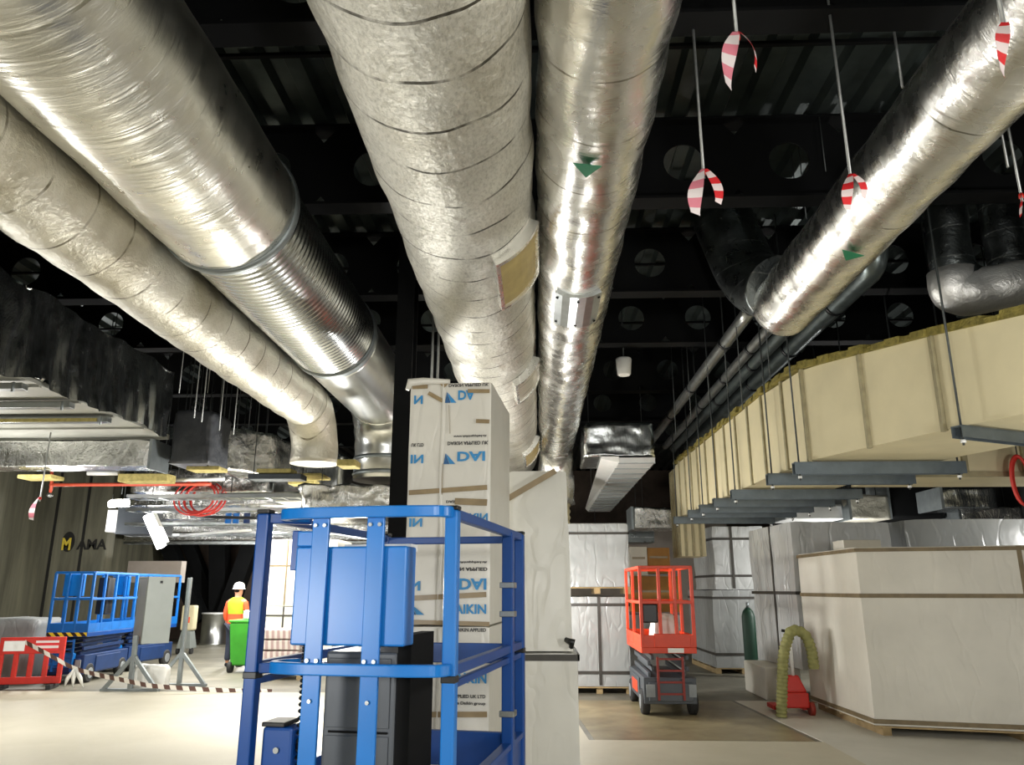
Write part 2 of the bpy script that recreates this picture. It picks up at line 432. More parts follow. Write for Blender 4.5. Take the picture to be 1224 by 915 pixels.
for i, y in enumerate((2.5, 5.4, 7.6, 9.8, 12.2)):
    struct(MB().box(X0, X1, y - .02, y + .02, 5.955, 5.985), 'beam_purlin', 'black')
# steel column behind the printed stack and raking steel in the far bay
a, b = at(468, 560, 7.6), at(489, 560, 7.6)
mb = MB(); mb.box(a.x, b.x, 7.55, 7.58, 0, 5.9); mb.box(a.x, b.x, 7.80, 7.83, 0, 5.9); mb.box((a.x + b.x) / 2 - .01, (a.x + b.x) / 2 + .01, 7.58, 7.8, 0, 5.9)
struct(mb, 'column_steel', 'black')
def steel(p, q, w): struct(MB().bar(p, q, w, w), 'column_rake', 'black')
steel(at(196, 640, 26), at(241, 742, 26), .45); steel(at(222, 640, 27), at(262, 742, 27), .4); steel(at(263, 620, 26.6), at(263, 765, 26.6), .55); steel(at(305, 640, 26.2), at(268, 742, 26.2), .5)

# ------------------------------------------------------------------ big ducts
def arc(c, r, a0, a1, n, fx):   # points in a vertical plane along y
    return [Vector((fx, c[0] + r * math.cos(a0 + (a1 - a0) * i / n), c[1] + r * math.sin(a0 + (a1 - a0) * i / n))) for i in range(n + 1)]
# A: large duct, foil wrapped near end, bare spiral beyond
ax, az = -2.22, 4.34
d = thing('spiral_duct', 'largest round duct, smooth foil wrap on its near half and bare ribbed metal beyond', 'duct', (ax, 4.9, az - .5))
MB().tube(dense((ax, -3.5, az), (ax, 4.92, az), .06), .5, 72, amp=.012, ns=2.6).build('insulation_wrap', 'foil_big', d)
MB().tube(dense((ax, 4.92, az), (ax, 5.0, az), .02), [.505, .515, .515, .51, .5][:len(dense((ax, 4.92, az), (ax, 5.0, az), .02))], 72).build('wrap_end_ring', 'galv_dull', d)
pts = dense((ax, 5.0, az), (ax, 7.74, az), .0145)
MB().tube(pts, [.468 + .010 * (abs(math.sin(PI * p.y / .075)) ** .7) for p in pts], 80).build('ribbed_section', 'spiral', d)
MB().tube([(ax, y, az) for y in (7.74, 7.76, 7.80, 7.82, 7.86, 7.88)], [.47, .492, .492, .478, .492, .47], 72).build('joint_collar', 'galv_dull', d)
MB().tube(dense((ax, 7.88, az), (ax, 10.35, az), .1), .465, 72).build('plain_section', 'sheet', d)
el = arc((10.35, az - .75), .75, PI / 2, 0, 10, ax); rr = []
MB().tube(el + [Vector((ax, 11.1, 3.2))], [.465 if i % 2 == 0 else .475 for i in range(12)], 60).build('elbow', 'sheet', d)
for z in (3.5, 3.28):
    MB().tube([(ax, 11.1, z - .03), (ax, 11.1, z), (ax, 11.1, z + .03)], [.475, .49, .475], 60).build('elbow_ring', 'galv_dull', d)
# B
bx, bz = -2.96, 3.96
d = thing('foil_duct', 'slimmer stained foil duct hanging below and left of the largest round duct', 'duct', (bx, 5, bz - .3))
MB().tube(dense((bx, -3.5, bz), (bx, 9.35, bz), .06), .3, 48, amp=.016, ns=4).build('insulation_wrap', 'foil_tan', d)
MB().tube(arc((9.35, bz - .62), .62, PI / 2, 0, 16, bx) + [Vector((bx, 9.97, 3.27))], .302, 48, amp=.014, ns=4).build('elbow', 'foil_tan', d)
# C
cx_, cz_ = -.52, 4.35
d = thing('insulated_duct', 'widest of the centre ducts, mesh patterned foil with dark tape seams all along it', 'duct', (cx_, 6, cz_ - .5))
MB().tube(dense((cx_, -3.5, cz_), (cx_, 15.6, cz_), .06), .5, 72, amp=.020, ns=3.2, seed=4).build('insulation_wrap', 'foil_rib', d)
def on_duct(cx, cz, r, ang, y): return Vector((cx + r * math.cos(ang), y, cz + r * math.sin(ang)))
def duct_plate(cx, cz, r, a0, a1, y0, y1, t=.03, n=6):
    mb = MB(); vs = []
    for rr in (r - .01, r + t):
        for i in range(n + 1):
            a = a0 + (a1 - a0) * i / n
            vs += [on_duct(cx, cz, rr, a, y0), on_duct(cx, cz, rr, a, y1)]
    m = 2 * (n + 1); fs = []
    for i in range(n):
        k = 2 * i; fs += [(k, k + 1, k + 3, k + 2), (m + k + 1, m + k, m + k + 2, m + k + 3), (k, k + 2, m + k + 2, m + k), (k + 3, k + 1, m + k + 1, m + k + 3)]
    fs += [(1, 0, m, m + 1), (m - 2, m - 1, 2 * m - 1, 2 * m - 2)]
    return mb.add(vs, fs)
for (a0, a1, y0, y1, mt) in ((-62, -22, 4.95, 5.75, 'tan_panel'), (-58, -20, 8.3, 9.1, 'foil_tan'), (-58, -18, 13.0, 14.2, 'tan_panel')):
    p = duct_plate(cx_, cz_, .5, math.radians(a0), math.radians(a1), y0, y1, .05).build('access_panel', mt, d)
    e = .05
    f = MB()
    for (b0, b1, w0, w1) in ((a0 - 3, a0, y0 - e, y1 + e), (a1, a1 + 3, y0 - e, y1 + e), (a0, a1, y0 - e, y0), (a0, a1, y1, y1 + e)):
        q = duct_plate(cx_, cz_, .5, math.radians(b0), math.radians(b1), w0, w1, .07); f.add(q.v, q.f)
    f.build('panel_frame', 'foil_clear', p)
# D
dx_, dz_ = .345, 4.38
d = thing('round_duct', 'narrower silver foil duct running close beside the widest centre duct', 'duct', (dx_, 6, dz_ - .34))
MB().tube(dense((dx_, -3.5, dz_), (dx_, 14.3, dz_), .06), .338, 60, amp=.016, ns=4, seed=9).build('insulation_wrap', 'foil', d)
MB().tube(arc((14.3, dz_ - .6), .6, PI / 2, 0, 14, dx_) + [Vector((dx_, 14.9, z)) for z in (3.6, 3.4, 3.25)], .335, 48, amp=.03, ns=5).build('elbow', 'foil_crumple', d)
pts = [Vector((dx_, 14.9, 3.25 - .03 * i)) for i in range(32)]
MB().tube(pts, [.24 + (.02 if i % 4 < 2 else 0) for i in range(32)], 40).build('flexible_drop', 'beige', d)
p = duct_plate(dx_, dz_, .338, math.radians(-122), math.radians(-58), 6.0, 6.75, .03).build('access_panel', 'galv', d)
f = MB()
for a in (-118, -90, -62):
    for y in (6.08, 6.67):
        q = on_duct(dx_, dz_, .37, math.radians(a), y); f.cyl(q, q + (q - Vector((dx_, y, dz_))).normalized() * .008, .012, 8)
f.build('panel_screw', 'black', p)
def sticker(cx, cz, r, ang, y, s, par, flip=1):
    t = Vector((-math.sin(ang), 0, math.cos(ang))); o = on_duct(cx, cz, r + .014, ang, y); nrm = Vector((math.cos(ang), 0, math.sin(ang)))
    pts = [o + t * s * .5 * 1.1, o - t * s * .5 * 1.1, o + Vector((0, s * .95 * flip, 0))]
    MB().add(pts + [p + nrm * .004 for p in pts], [(0, 1, 2), (5, 4, 3), (0, 3, 4, 1), (1, 4, 5, 2), (2, 5, 3, 0)]).build('direction_sticker', 'green_tri', par)
sticker(dx_, dz_, .345, math.radians(-98), 3.93, .15, d)
# E
ex, ez = 2.45, 4.40
d = thing('capped_duct', 'foil duct on its own to the right, clean silver wrap with a rounded closed end', 'duct', (ex, 5, ez - .3))
MB().tube(dense((ex, -3.5, ez), (ex, 7.3, ez), .06) + [Vector((ex, 7.36, ez)), Vector((ex, 7.42, ez)), Vector((ex, 7.45, ez))], [.3] * (len(dense((ex, -3.5, ez), (ex, 7.3, ez), .06))) + [.285, .24, .16], 60, amp=.012, ns=4, seed=3).build('insulation_wrap', 'foil_clear', d)
MB().tube(bend([(ex - .05, 7.2, ez + .15), (ex - .12, 7.9, ez + .5), (ex - .35, 8.0, ez + 1.35)], .4), .33, 40).build('riser', 'foil_shade', d)
sticker(ex, ez, .305, math.radians(-108), 5.35, .15, d)

# rectangular foil duct far left with bare panelled underside
d = thing('rectangular_duct', 'long rectangular duct at far left wrapped in dark crumpled foil, bare panels beneath', 'duct', (-6.4, 6, 3.7))
FX = -5.0
def crumple_face(x, y0, y1, z0, z1, ny, nz, amp, seed=0, ax='x'):
    mb = MB(); vs = []
    for i in range(ny + 1):
        for k in range(nz + 1):
            y = y0 + (y1 - y0) * i / ny; z = z0 + (z1 - z0) * k / nz
            w = amp * (.8 * noise.noise(Vector((y * 1.4 + seed, z * 1.1, 0))) + 1.1 * (abs(noise.noise(Vector((y * 3.2 + .5 * z, z * .7, 3)))) - .3) + .35 * noise.noise(Vector((y * 9, z * 2.2, seed))) * (1.4 - (z - z0) / (z1 - z0)))
            zz = z + (amp * 1.2 * noise.noise(Vector((y * 2, seed, 8))) if k in (0, nz) else 0)
            vs.append((x + w, y, zz) if ax == 'x' else (y, x + w, zz))
    for i in range(ny):
        for k in range(nz):
            a = i * (nz + 1) + k; mb.f.append([a, a + nz + 1, a + nz + 2, a + 1]); mb.sm.append(True)
    mb.v = [Vector(v) for v in vs]; return mb
mb = crumple_face(FX + .03, -1.0, 10.0, 3.66, 4.56, 300, 26, .075)
mb.box(-7.6, FX - .06, -1, 10.0, 4.50, 4.55); mb.box(FX - .07, FX - .05, -1, 10.0, 3.72, 4.52)
mb.build('foil_wrap', 'foil_dark', d)
mb = MB(); y = -1.0
while y < 9.8:
    mb.box(-7.6, FX - .05, y, y + .66, 3.68, 3.72); mb.box(-7.6, FX - .05, y + .66, y + .7, 3.655, 3.72); y += .7
mb.build('underside_panel', 'sheet_grey', d)
def hanger(px_loc, z0, label, cat='rod', mat='rod', r=.008, group=None, z1=5.95):
    x, y = px_loc
    o = MB().cyl((x, y, z0), (x, y, z1), r, 8).build('hanger_rod', mat); return tag(o, label, cat, group)
for k, (y, mt, lab) in enumerate(((7.2, 'galv', 'galvanised bracket bar under far left duct panels, the nearest to the camera'), (8.0, 'galv', 'galvanised bracket bar under far left duct panels, middle one'), (8.75, 'wool_yellow', 'bracket bar with yellow packing strip under the far left duct panels'))):
    s = thing('support_bracket', lab, 'bracket', (-6.3, y, 3.56), 0, 'brackets under the far left duct')
    MB().box(-7.7, FX - .08, y - .05, y + .05, 3.585, 3.65).build('channel', 'galv', s, bevel=.004)
    if k == 2: MB().box(-6.9, FX - .2, y - .056, y - .051, 3.59, 3.63).build('packing_strip', 'wool_yellow', s)
    for xx in (-7.66, FX - .13):
        MB().cyl((xx, y - .1, 3.54), (xx, y - .1, 3.64), .014, 8).build('mounting_nut', 'galv_dull', s)
# cross duct facing camera, lower left
d = thing('cross_duct', 'wide foil wrapped duct crossing below the panelled duct at lower left', 'duct', (-8.5, 10.6, 3.3))
blob_box([(-12.6, 10.1), (-5.25, 10.1), (-5.25, 10.55), (-12.6, 10.55)], 3.28, 3.63, 34, .05, 1.8, .05).build('foil_wrap', 'foil_crumple', d)
MB().box(-5.24, -5.20, 10.05, 10.58, 3.24, 3.64).build('end_flange', 'galv_dull', d)
d = thing('wrapped_damper', 'dark grey plastic wrapped box at the end of the crumpled foil duct', 'damper', (-4.75, 10.3, 3.3))
a, b = at(196, 520, 10.3), at(252, 520, 10.3); zt, zb = at(222, 490, 10.3).z, at(222, 554, 10.3).z
blob_box([(a.x + .1, 10.3), (b.x, 10.3), (b.x, 11.0), (a.x + .1, 11.0)], zb, zt, 14, .03, 2.5, .08).build('plastic_wrap', plain('dark grey polythene', '#4b4d51', .4, 0, .15, 5, .5, 9, .04), d)
d = thing('silver_duct', 'pale silver wrapped duct length just beyond the dark grey plastic wrapped box', 'duct', (-3.9, 11.8, 3.2))
a, b = at(256, 530, 11.2), at(352, 530, 12.6); zt, zb = at(300, 508, 11.2).z, at(300, 560, 11.2).z
blob_box([(a.x, 11.2), (b.x - .1, 11.9), (b.x, 12.9), (a.x, 12.2)], zb, zt, 16, .05, 2.2, .06).build('foil_wrap', 'foil_crumple', d)
MB().box(a.x + .9, a.x + 1.6, 11.35, 11.9, zb - .09, zb - .055).build('insulation_offcut', 'wool_yellow', d)
d = thing('dark_duct', 'dark foil covered duct length receding beneath the stained foil duct elbow', 'duct', (-3.6, 14, 3.2))
blob_box([(-4.6, 13.1), (-3.4, 13.1), (-3.2, 17.5), (-4.6, 17.5)], 3.15, 3.95, 18, .05, 2.0, .06).build('foil_wrap', 'foil_dark', d)
d = thing('crumpled_plenum', 'crumpled loose foil bundle beneath the ends of the two left round ducts', 'plenum', (-2.6, 11.4, 2.5))
blob_box([(-3.35, 10.7), (-1.75, 10.7), (-1.75, 11.7), (-3.35, 11.7)], 2.76, 3.10, 18, .10, 3.2, .08).build('foil_wrap', 'foil_crumple', d)

# far centre: foil transition and white rectangular duct
d = thing('transition_duct', 'dark crinkled foil box duct hanging at far centre above the white ribbed duct', 'duct', (1.4, 13, 3.8))
blob_box([(.78, 13.0), (1.98, 13.0), (2.0, 14.4), (.78, 14.4)], 3.86, 4.46, 16, .05, 2.6, .06, seed=2).build('foil_wrap', 'foil_dark', d)
d = thing('white_duct', 'white rectangular duct with ribbed underside receding at far centre', 'duct', (1.7, 16, 3.7))
mb = MB().box(1.36, 1.96, 12.9, 21.5, 3.74, 3.82); y = 12.95
mb.build('casing', 'white_sheet', d)
while y < 21.4: MB().box(1.345, 1.975, y, y + .03, 3.728, 3.74).build('stiffener', 'galv_dull', d); y += .62
MB().hexa([(1.06, 12.9, 3.81), (1.355, 12.9, 3.735), (1.355, 21.4, 3.735), (1.28, 21.4, 3.81), (1.06, 12.9, 3.84), (1.355, 12.9, 3.84), (1.355, 21.4, 3.84), (1.28, 21.4, 3.84)]).build('side_flap', 'white', d)

# ------------------------------------------------------------------ pipes on the right
def pipe(angdeg, z, r, y0, y1, mat, label, clamps=(), up=False):
    R = (z - CZ) / math.sin(math.radians(angdeg)); x = R * math.cos(math.radians(angdeg))
    s = thing('insulated_pipe', label, 'pipe', (x, (y0 + y1) / 2, z - r), 0, 'pipes above the beige duct')
    MB().tube(dense((x, y0, z), (x, y1, z), .3) if not up else bend([(x, y0, 5.85), (x, y0, z), (x, y1, z)], .2, .2), r, 24, amp=.006, ns=4).build('lagging', mat, s)
    for y in clamps:
        MB().tube([(x, y - .03, z), (x, y + .03, z)], r + .012, 24).build('clamp', 'black_gloss', s)
    return s
pipe(51.7, 4.8, .08, 8.45, 17.0, 'lagging_pale', 'pale shiny lagged pipe, first one left in the run above the beige duct', (9.7, 12, 14.0))
pipe(47.4, 4.75, .07, 8.6, 17.0, 'lagging_pale', 'slim pale lagged pipe second from left among the pipes above the beige duct', (9.8, 11.3, 13.0))
pipe(45.2, 4.7, .08, 5.6, 17.0, 'lagging', 'slim dark lagged pipe third from left among the pipes above the beige duct', (8.2, 10.4, 12.5))
pipe(42.6, 4.75, .115, 7.1, 17.0, 'lagging', 'thick dark lagged pipe nearest the beige duct with black clamps', (8.2, 9.8, 11.6), True)
# flexible ducts at the upper right
def flex(name, label, pts, r, mat, rb=.35):
    s = thing(name, label, 'duct', Vector(pts[0]) - Vector((0, 0, 1)))
    MB().tube(bend(pts, rb, .05), r, 40, amp=.012, ns=4).build('foil_wrap', mat, s); return s
p1 = at(1133, 250, 6.9); p2 = at(1140, 350, 6.9); p3 = at(1215, 345, 6.7)
s = flex('flexible_duct', 'dark foil duct dropping at upper right and bending under into a bright silver elbow', [(p1.x, p1.y, 5.7), (p2.x, p2.y, p2.z - .02), (p3.x + .4, p3.y, p3.z + .12)], .19, 'foil_shade', .5)
q = bend([(p2.x, p2.y - .01, p2.z + .20), (p2.x, p2.y - .01, p2.z - .03), (p3.x + .3, p3.y - .02, p3.z + .08)], .3)
MB().tube(q, .215, 40, amp=.02, ns=5).build('silver_elbow', M['elbow_foil'], s)
p1 = at(1196, 260, 7.6)
flex('vertical_duct', 'dark foil duct hanging straight down at the far right behind the silver elbow', [(p1.x, p1.y, 5.7), (p1.x, p1.y, 4.0)], .2, 'foil_shade')
p1 = at(1090, 385, 9.5)
s = thing('silver_branch', 'silver foil branch duct lying above the beige duct behind the pipes', 'duct', p1)
MB().tube(dense((3.55, 9.4, 4.25), (4.6, 8.3, 4.35), .06), .14, 30, amp=.02, ns=5).build('foil_wrap', 'foil_crumple', s)

# ------------------------------------------------------------------ beige fire duct
d = thing('beige_duct', 'long beige boarded duct curving away along the right side, olive wool on top', 'duct', (3.5, 10, 3.0))
Lp = [(2.66, 15.0), (2.80, 9.6), (2.88, 8.2), (3.17, 7.43), (3.5, 6.56), (3.9, 5.75), (4.5, 4.7)]
Rp = [(5.75, 5.3), (5.05, 6.35), (4.65, 7.15), (4.34, 8.0), (4.16, 9.2), (4.05, 10), (3.95, 15.0)]
ztop = [4.0, 4.03, 3.99, 3.95, 3.86, 3.76, 3.7, 3.7, 3.76, 3.86, 3.95, 4.0, 4.0, 4.0]
MB().prism((Lp + Rp)[::-1], 3.0, ztop[::-1]).build('casing', 'beige', d)
# top wool
wl_ = [(x - .04, y) for x, y in Lp[:-1]]; wr_ = [(x + .02, y) for x, y in Rp[1:]]
mb = MB(); N = 60
def along(P, t):
    seg = [math.dist(P[i], P[i + 1]) for i in range(len(P) - 1)]; L = sum(seg) * t
    for i, sg in enumerate(seg):
        if L <= sg or i == len(seg) - 1:
            k = L / sg; return (P[i][0] + (P[i + 1][0] - P[i][0]) * k, P[i][1] + (P[i + 1][1] - P[i][1]) * k)
        L -= sg
def zt_at(y): return 4.03 if y > 8.5 else 3.76 + .27 * max(0, (y - 5.75)) / 2.75
for i in range(N):
    t0, t1 = i / N, (i + 1) / N
    a, b = along(wl_, t0), along(wl_, t1); jx = random.uniform(-.03, .03); hz = random.uniform(.05, .1)
    if i % 6 == 0 and mb.v: mb.build('wool_layer', 'wool', d); mb = MB()
    mb.hexa([(a[0] + jx, a[1], zt_at(a[1]) + .002), (a[0] + .5, a[1], zt_at(a[1]) + .002), (b[0] + .5, b[1], zt_at(b[1]) + .002), (b[0] + jx, b[1], zt_at(b[1]) + .002),
             (a[0] + jx + .02, a[1], zt_at(a[1]) + hz), (a[0] + .5, a[1], zt_at(a[1]) + hz), (b[0] + .5, b[1], zt_at(b[1]) + hz), (b[0] + jx + .02, b[1], zt_at(b[1]) + hz)])
mb.build('wool_layer', 'wool', d)
def left_x(y):
    for i in range(len(Lp) - 1):
        if Lp[i + 1][1] <= y <= Lp[i][1]:
            k = (y - Lp[i + 1][1]) / (Lp[i][1] - Lp[i + 1][1]); return Lp[i + 1][0] + (Lp[i][0] - Lp[i + 1][0]) * k
    return Lp[0][0]
for y in (6.6, 7.4, 8.2, 8.8, 9.5, 10.1, 10.7, 11.3, 11.9, 12.5, 13.1, 13.6, 14.1, 14.6):
    x = left_x(y); MB().box(x - .022, x + .02, y - .028, y + .028, 2.985, zt_at(y)).build('joint_strip', 'beige_joint', d, bevel=.004)
MB().box(2.70, 3.16, 15.0, 15.9, 2.28, 4.0).build('drop_section', 'beige', d)
for i in range(6): MB().box(2.68, 2.72, 15.02 + .16 * i, 15.07 + .16 * i, 2.28, 3.98).build('joint_strip', 'beige_joint', d)
for i in range(3): MB().box(2.76 + .14 * i, 2.80 + .14 * i, 14.97, 15.01, 2.28, 2.99).build('joint_strip', 'beige_joint', d)
MB().box(4.2, 9.3, 9.25, 10.5, 3.0, 4.0).build('branch_casing', 'beige', d)
for x in (5.05, 5.75, 6.3, 7.4):
    MB().box(x - .03, x + .03, 9.21, 9.26, 2.98, 4.0).build('joint_strip', 'beige_joint', d)
MB().box(4.2, 9.3, 9.22, 9.26, 2.96, 3.02).build('edge_strip', 'beige_joint', d)
# trapeze brackets
G = 'trapeze brackets under the beige duct'
def trapeze(p, q, label, h=.1):
    p, q = Vector(p), Vector(q)
    s = thing('trapeze_bracket', label, 'bracket', ((p + q) / 2).xy.to_3d() + Vector((0, 0, 2.85)), 0, G)
    dirn = (q - p).normalized(); n_ = Vector((-dirn.y, dirn.x, 0))
    mb = MB(); mb.bar(p + Vector((0, 0, -.008)), q + Vector((0, 0, -.008)), .1, .012); mb.bar(p - n_ * .046 + Vector((0, 0, -h / 2)), q - n_ * .046 + Vector((0, 0, -h / 2)), .008, h); mb.bar(p + n_ * .046 + Vector((0, 0, -h / 2)), q + n_ * .046 + Vector((0, 0, -h / 2)), .008, h)
    mb.build('channel', 'channel', s)
    for e in (p + dirn * .06, q - dirn * .06):
        MB().cyl(e + Vector((0, 0, -h - .06)), (e.x, e.y, 5.9), .01, 8).build('rod', 'rod_dark', s)
        MB().cyl(e + Vector((0, 0, -h - .04)), e + Vector((0, 0, -h - .015)), .022, 6).build('nut', 'white', s)
labs = ['bracket channel under the beige duct, second from the near right end', 'bracket channel under beige duct, third from the near end', 'bracket channel under beige duct, fourth from the near end', 'bracket channel under beige duct, fifth from the near end', 'bracket channel under beige duct, third from the far end', 'bracket channel under beige duct, second from its far end', 'dark bracket channel at the far end of the beige duct']
trapeze((3.45, 6.35, 2.985), (5.2, 7.2, 2.985), 'blue grey bracket channel at the near right end of the beige duct')
for y, lb in zip((8.25, 9.08, 10.6, 11.6, 12.5, 13.35, 14.6), labs):
    trapeze((left_x(y) - .16, y, 2.985), (4.5 if y < 8.5 else 4.36, y, 2.985), lb, .13)

# ------------------------------------------------------------------ hanging rods with red and white tape
def tape_rod(px0, py0, px1, py1, Y, label, s=1.0, both=True, tail=.03, ztop=5.9):
    top = at(px0, py0, Y); end = at(px1, py1, Y); d = (top - end).normalized()
    t = thing('hanging_rod', label, 'rod', (end.x, Y, end.z), 0, 'threaded rods with warning tape')
    MB().cyl((end.x, Y, end.z - tail), (end.x, Y, ztop), .009 * max(1, s * .9), 8).build('rod', 'rod', t)
    for sg in ((-1, 1) if both else (-1,)):
        mb = MB(); vs = []; n = 18; L = (.31 if sg < 0 else .23) * s * random.uniform(.9, 1.1); ph = random.uniform(-.6, .6)
        for i in range(n + 1):
            k = i / n; w = .040 * s * (.22 + .78 * math.sin(PI * min(.80, .05 + k * .8)) ** .8) * (1 if sg < 0 else .75)
            x = end.x + sg * s * (.008 + .062 * math.sin(PI * .62 * k)); z = end.z + .022 - L * k
            tw = ph + 1.0 * math.sin(1.5 * k + ph); dy = -.02 - .02 * math.sin(PI * k)
            vs += [(x - w * math.cos(tw), Y + dy - w * math.sin(tw), z + .25 * w), (x + w * math.cos(tw), Y + dy + w * math.sin(tw), z - .25 * w)]
        m = len(vs); vs += [(a, b + .002, c) for a, b, c in vs]
        fs = []
        for i in range(n): k = 2 * i; fs += [(k, k + 1, k + 3, k + 2), (m + k + 1, m + k, m + k + 2, m + k + 3)]
        mb.add(vs, fs, True); mb.build('warning_tape', 'tape_rw' if sg > 0 or s < .9 else 'tape_pink', t)
    MB().tube([(end.x, Y, end.z - .005), (end.x, Y, end.z + .025)], .016, 10).build('tape_knot', 'red', t)
tape_rod(876, 0, 881, 46, 3.2, 'hanging rod with wide red white tape bow, highest one right of the centre ducts')
tape_rod(823, 40, 841, 208, 4.2, 'hanging rod ending in long pink white tape, nearest to the centre ducts', 1.05)
tape_rod(1004, 0, 1017, 214, 4.1, 'long hanging rod with short red tape bow in front of capped foil duct', .75)
tape_rod(1198, -20, 1201, 36, 2.75, 'hanging rod with pink tape in front of the near end of the capped duct', .85, False)
tape_rod(1222, 150, 1221, 236, 4.75, 'hanging rod with red white tape at extreme right beside dark foil ducts', .6, False)
tape_rod(55, 555, 48, 597, 9.7, 'hanging rod with red tape bundle in front of the concrete wall', .9, False, ztop=3.67)
rods = [((1079, 105), 4.6), ((905, 330), 9.0), ((953, 250), 7.0), ((964, 262), 6.9), ((987, 205), 6.4), ((1117, 222), 6.2), ((1205, 200), 5.0), ((848, 480), 10.5), ((870, 470), 9.6), ((888, 490), 8.9), ((826, 500), 11.5), ((808, 520), 12.6), ((921, 455), 8.3), ((894, 330), 9.2)]
for i, ((px, py), Y) in enumerate(rods):
    p = at(px, py, Y); hanger((p.x, p.y), p.z, 'thin bare hanger rod dropping from the dark roof on the right', r=.006 if Y > 6 else .009, mat='rod_dark' if Y > 6 else 'rod', group='bare hanger rods on the right')
for px, py, Y in ((232, 500, 9.6), (241, 505, 9.8), (262, 515, 10.1), (279, 520, 10.3), (248, 470, 10.6), (214, 470, 9.9)):
    p = at(px, py, Y); hanger((p.x, p.y), p.z, 'thin hanger rod before the dark foil at left, near the grey wrapped box', r=.007, mat='rod', group='hanger rods over the left ducts')
for px in (516, 523):
    p = at(px, 455, 8.2); hanger((p.x, p.y), p.z - .6, 'thin grey rod between the black column and the widest centre duct', r=.014, group='rods beside the black column')
p = at(746, 449, 11.0)
t = thing('pendant_sounder', 'small white bucket shaped fitting hanging in the dark roof at centre right', 'fitting', p)
MB().tube([p + Vector((0, 0, k)) for k in (0, .02, .24, .26)], [.085, .1, .12, .11], 24).build('housing', 'white', t)
MB().cyl(p + Vector((0, 0, .26)), (p.x, p.y, 5.9), .012, 8).build('stem', 'rod_dark', t)

# ------------------------------------------------------------------ scissor lifts
def scissor_lift(label, cm, cm2, base_m, loc, rz, group, panel=True):
    t = thing('scissor_lift', label, 'lift', loc, rz, group)
    B = lambda mb, n, m, p=t, **k: mb.build(n, m, p, local=True, **k)
    mb = MB().box(-.36, .36, -.86, .86, .16, .50); mb.box(-.30, .30, -.93, -.86, .2, .44); mb.box(-.38, -.36, -.45, .5, .18, .46); mb.box(.36, .38, -.45, .5, .18, .46)
    B(mb, 'chassis', base_m, bevel=.012)
    B(MB().box(-.384, -.381, -.3, .35, .24, .4), 'side_tray', cm2)
    for sx in (-1, 1):
        for sy in (-1, 1):
            w = B(MB().tube([(sx * .27, sy * .64, .17), (sx * .28, sy * .64, .17), (sx * .37, sy * .64, .17), (sx * .385, sy * .64, .17)], [.14, .17, .17, .15], 28), 'wheel', 'rubber')
            B(MB().cyl((sx * .383, sy * .64, .17), (sx * .395, sy * .64, .17), .095, 20), 'hub', 'hub', w)
    for k in range(4):
        z = .53 + .075 * k; s = 1 if k % 2 else -1
        for sx in (-.24, .24):
            B(MB().bar((sx + s * .025, -.78, z), (sx + s * .025, .78, z + .03), .04, .06), 'scissor_arm', base_m, bevel=.004)
    B(MB().box(-.38, .38, -.92, .92, .82, .90), 'platform_deck', cm2, bevel=.008)
    mb = MB()
    for (a, b, c, e) in ((-.38, .38, -.92, -.90), (-.38, .38, .90, .92), (-.38, -.36, -.92, .92), (.36, .38, -.92, .92)): mb.box(a, b, c, e, .90, 1.06)
    B(mb, 'toe_board', cm)
    hz = B(MB().box(-.37, .37, -.925, -.921, .83, .90), 'hazard_strip', 'hazard') if panel else None
    for z, n_ in ((1.98, 'top_rail'), (1.5, 'mid_rail')):
        mb = MB()
        for p, q in (((-.36, -.9), (.36, -.9)), ((.36, -.9), (.36, .9)), ((.36, .9), (-.36, .9)), ((-.36, .9), (-.36, -.9))):
            mb.bar((*p, z), (*q, z), .042, .042)
        B(mb, n_, cm, bevel=.006)
    for (x, y) in ((-.36, -.9), (.36, -.9), (-.36, .9), (.36, .9), (-.36, 0), (.36, 0), (-.1, -.9), (.12, -.9)) + (((.36, -.45), (-.36, -.45)) if panel else ()):
        B(MB().bar((x, y, .9), (x, y, 1.98), .045, .045), 'guard_post', cm, bevel=.006)
    if panel:
        B(MB().box(-.22, .16, -.86, -.80, 1.55, 1.95), 'document_panel', 'blue', bevel=.01)
        B(MB().box(.1, .3, -.2, .1, 1.2, 1.9), 'control_box', 'black_gloss', bevel=.02)
        B(MB().box(-.3, .2, -.96, -.86, .32, .54), 'motor_cover', 'blue', bevel=.02)
    else:
        B(MB().box(-.20, .30, -.935, -.922, .9, 1.08), 'control_tray', cm, bevel=.01)
        B(MB().box(-.02, .2, -.938, -.936, .83, .89), 'number_plate', 'white')
        B(MB().box(-.34, -.12, -.86, -.76, 1.22, 1.48), 'control_box', 'black_gloss', bevel=.02)
    mb = MB()
    for x in (-.17, .17): mb.bar((x, -.95, .22), (x, -.95, .78), .03, .03)
    for z in (.3, .45, .6, .75): mb.bar((-.17, -.95, z), (.17, -.95, z), .025, .025)
    B(mb, 'ladder', 'red_dark' if not panel else cm)
    B(MB().box(-.34, -.22, -.945, -.93, .26, .42), 'lamp_cluster', 'hub'); B(MB().box(.24, .34, -.945, -.93, .26, .42), 'lamp_cluster', 'hub')
    return t
a = at(60, 815, 14.3)
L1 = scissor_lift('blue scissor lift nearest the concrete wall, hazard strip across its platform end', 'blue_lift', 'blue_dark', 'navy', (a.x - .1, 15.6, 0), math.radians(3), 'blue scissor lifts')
copy_thing(L1, (-8.95, 17.7, 0), math.radians(-4), 'dark blue scissor lift parked close behind the hazard striped blue lift', 'blue scissor lifts')
OL = scissor_lift('orange red scissor lift standing alone between the wrapped grey units', 'orange', 'orange', 'charcoal', (1.78, 12.2, 0), math.radians(0), None, False)
tk = thing('parts_bag', 'white plastic bag of parts on the orange lift platform', 'bag', (1.8, 11.7, .91))
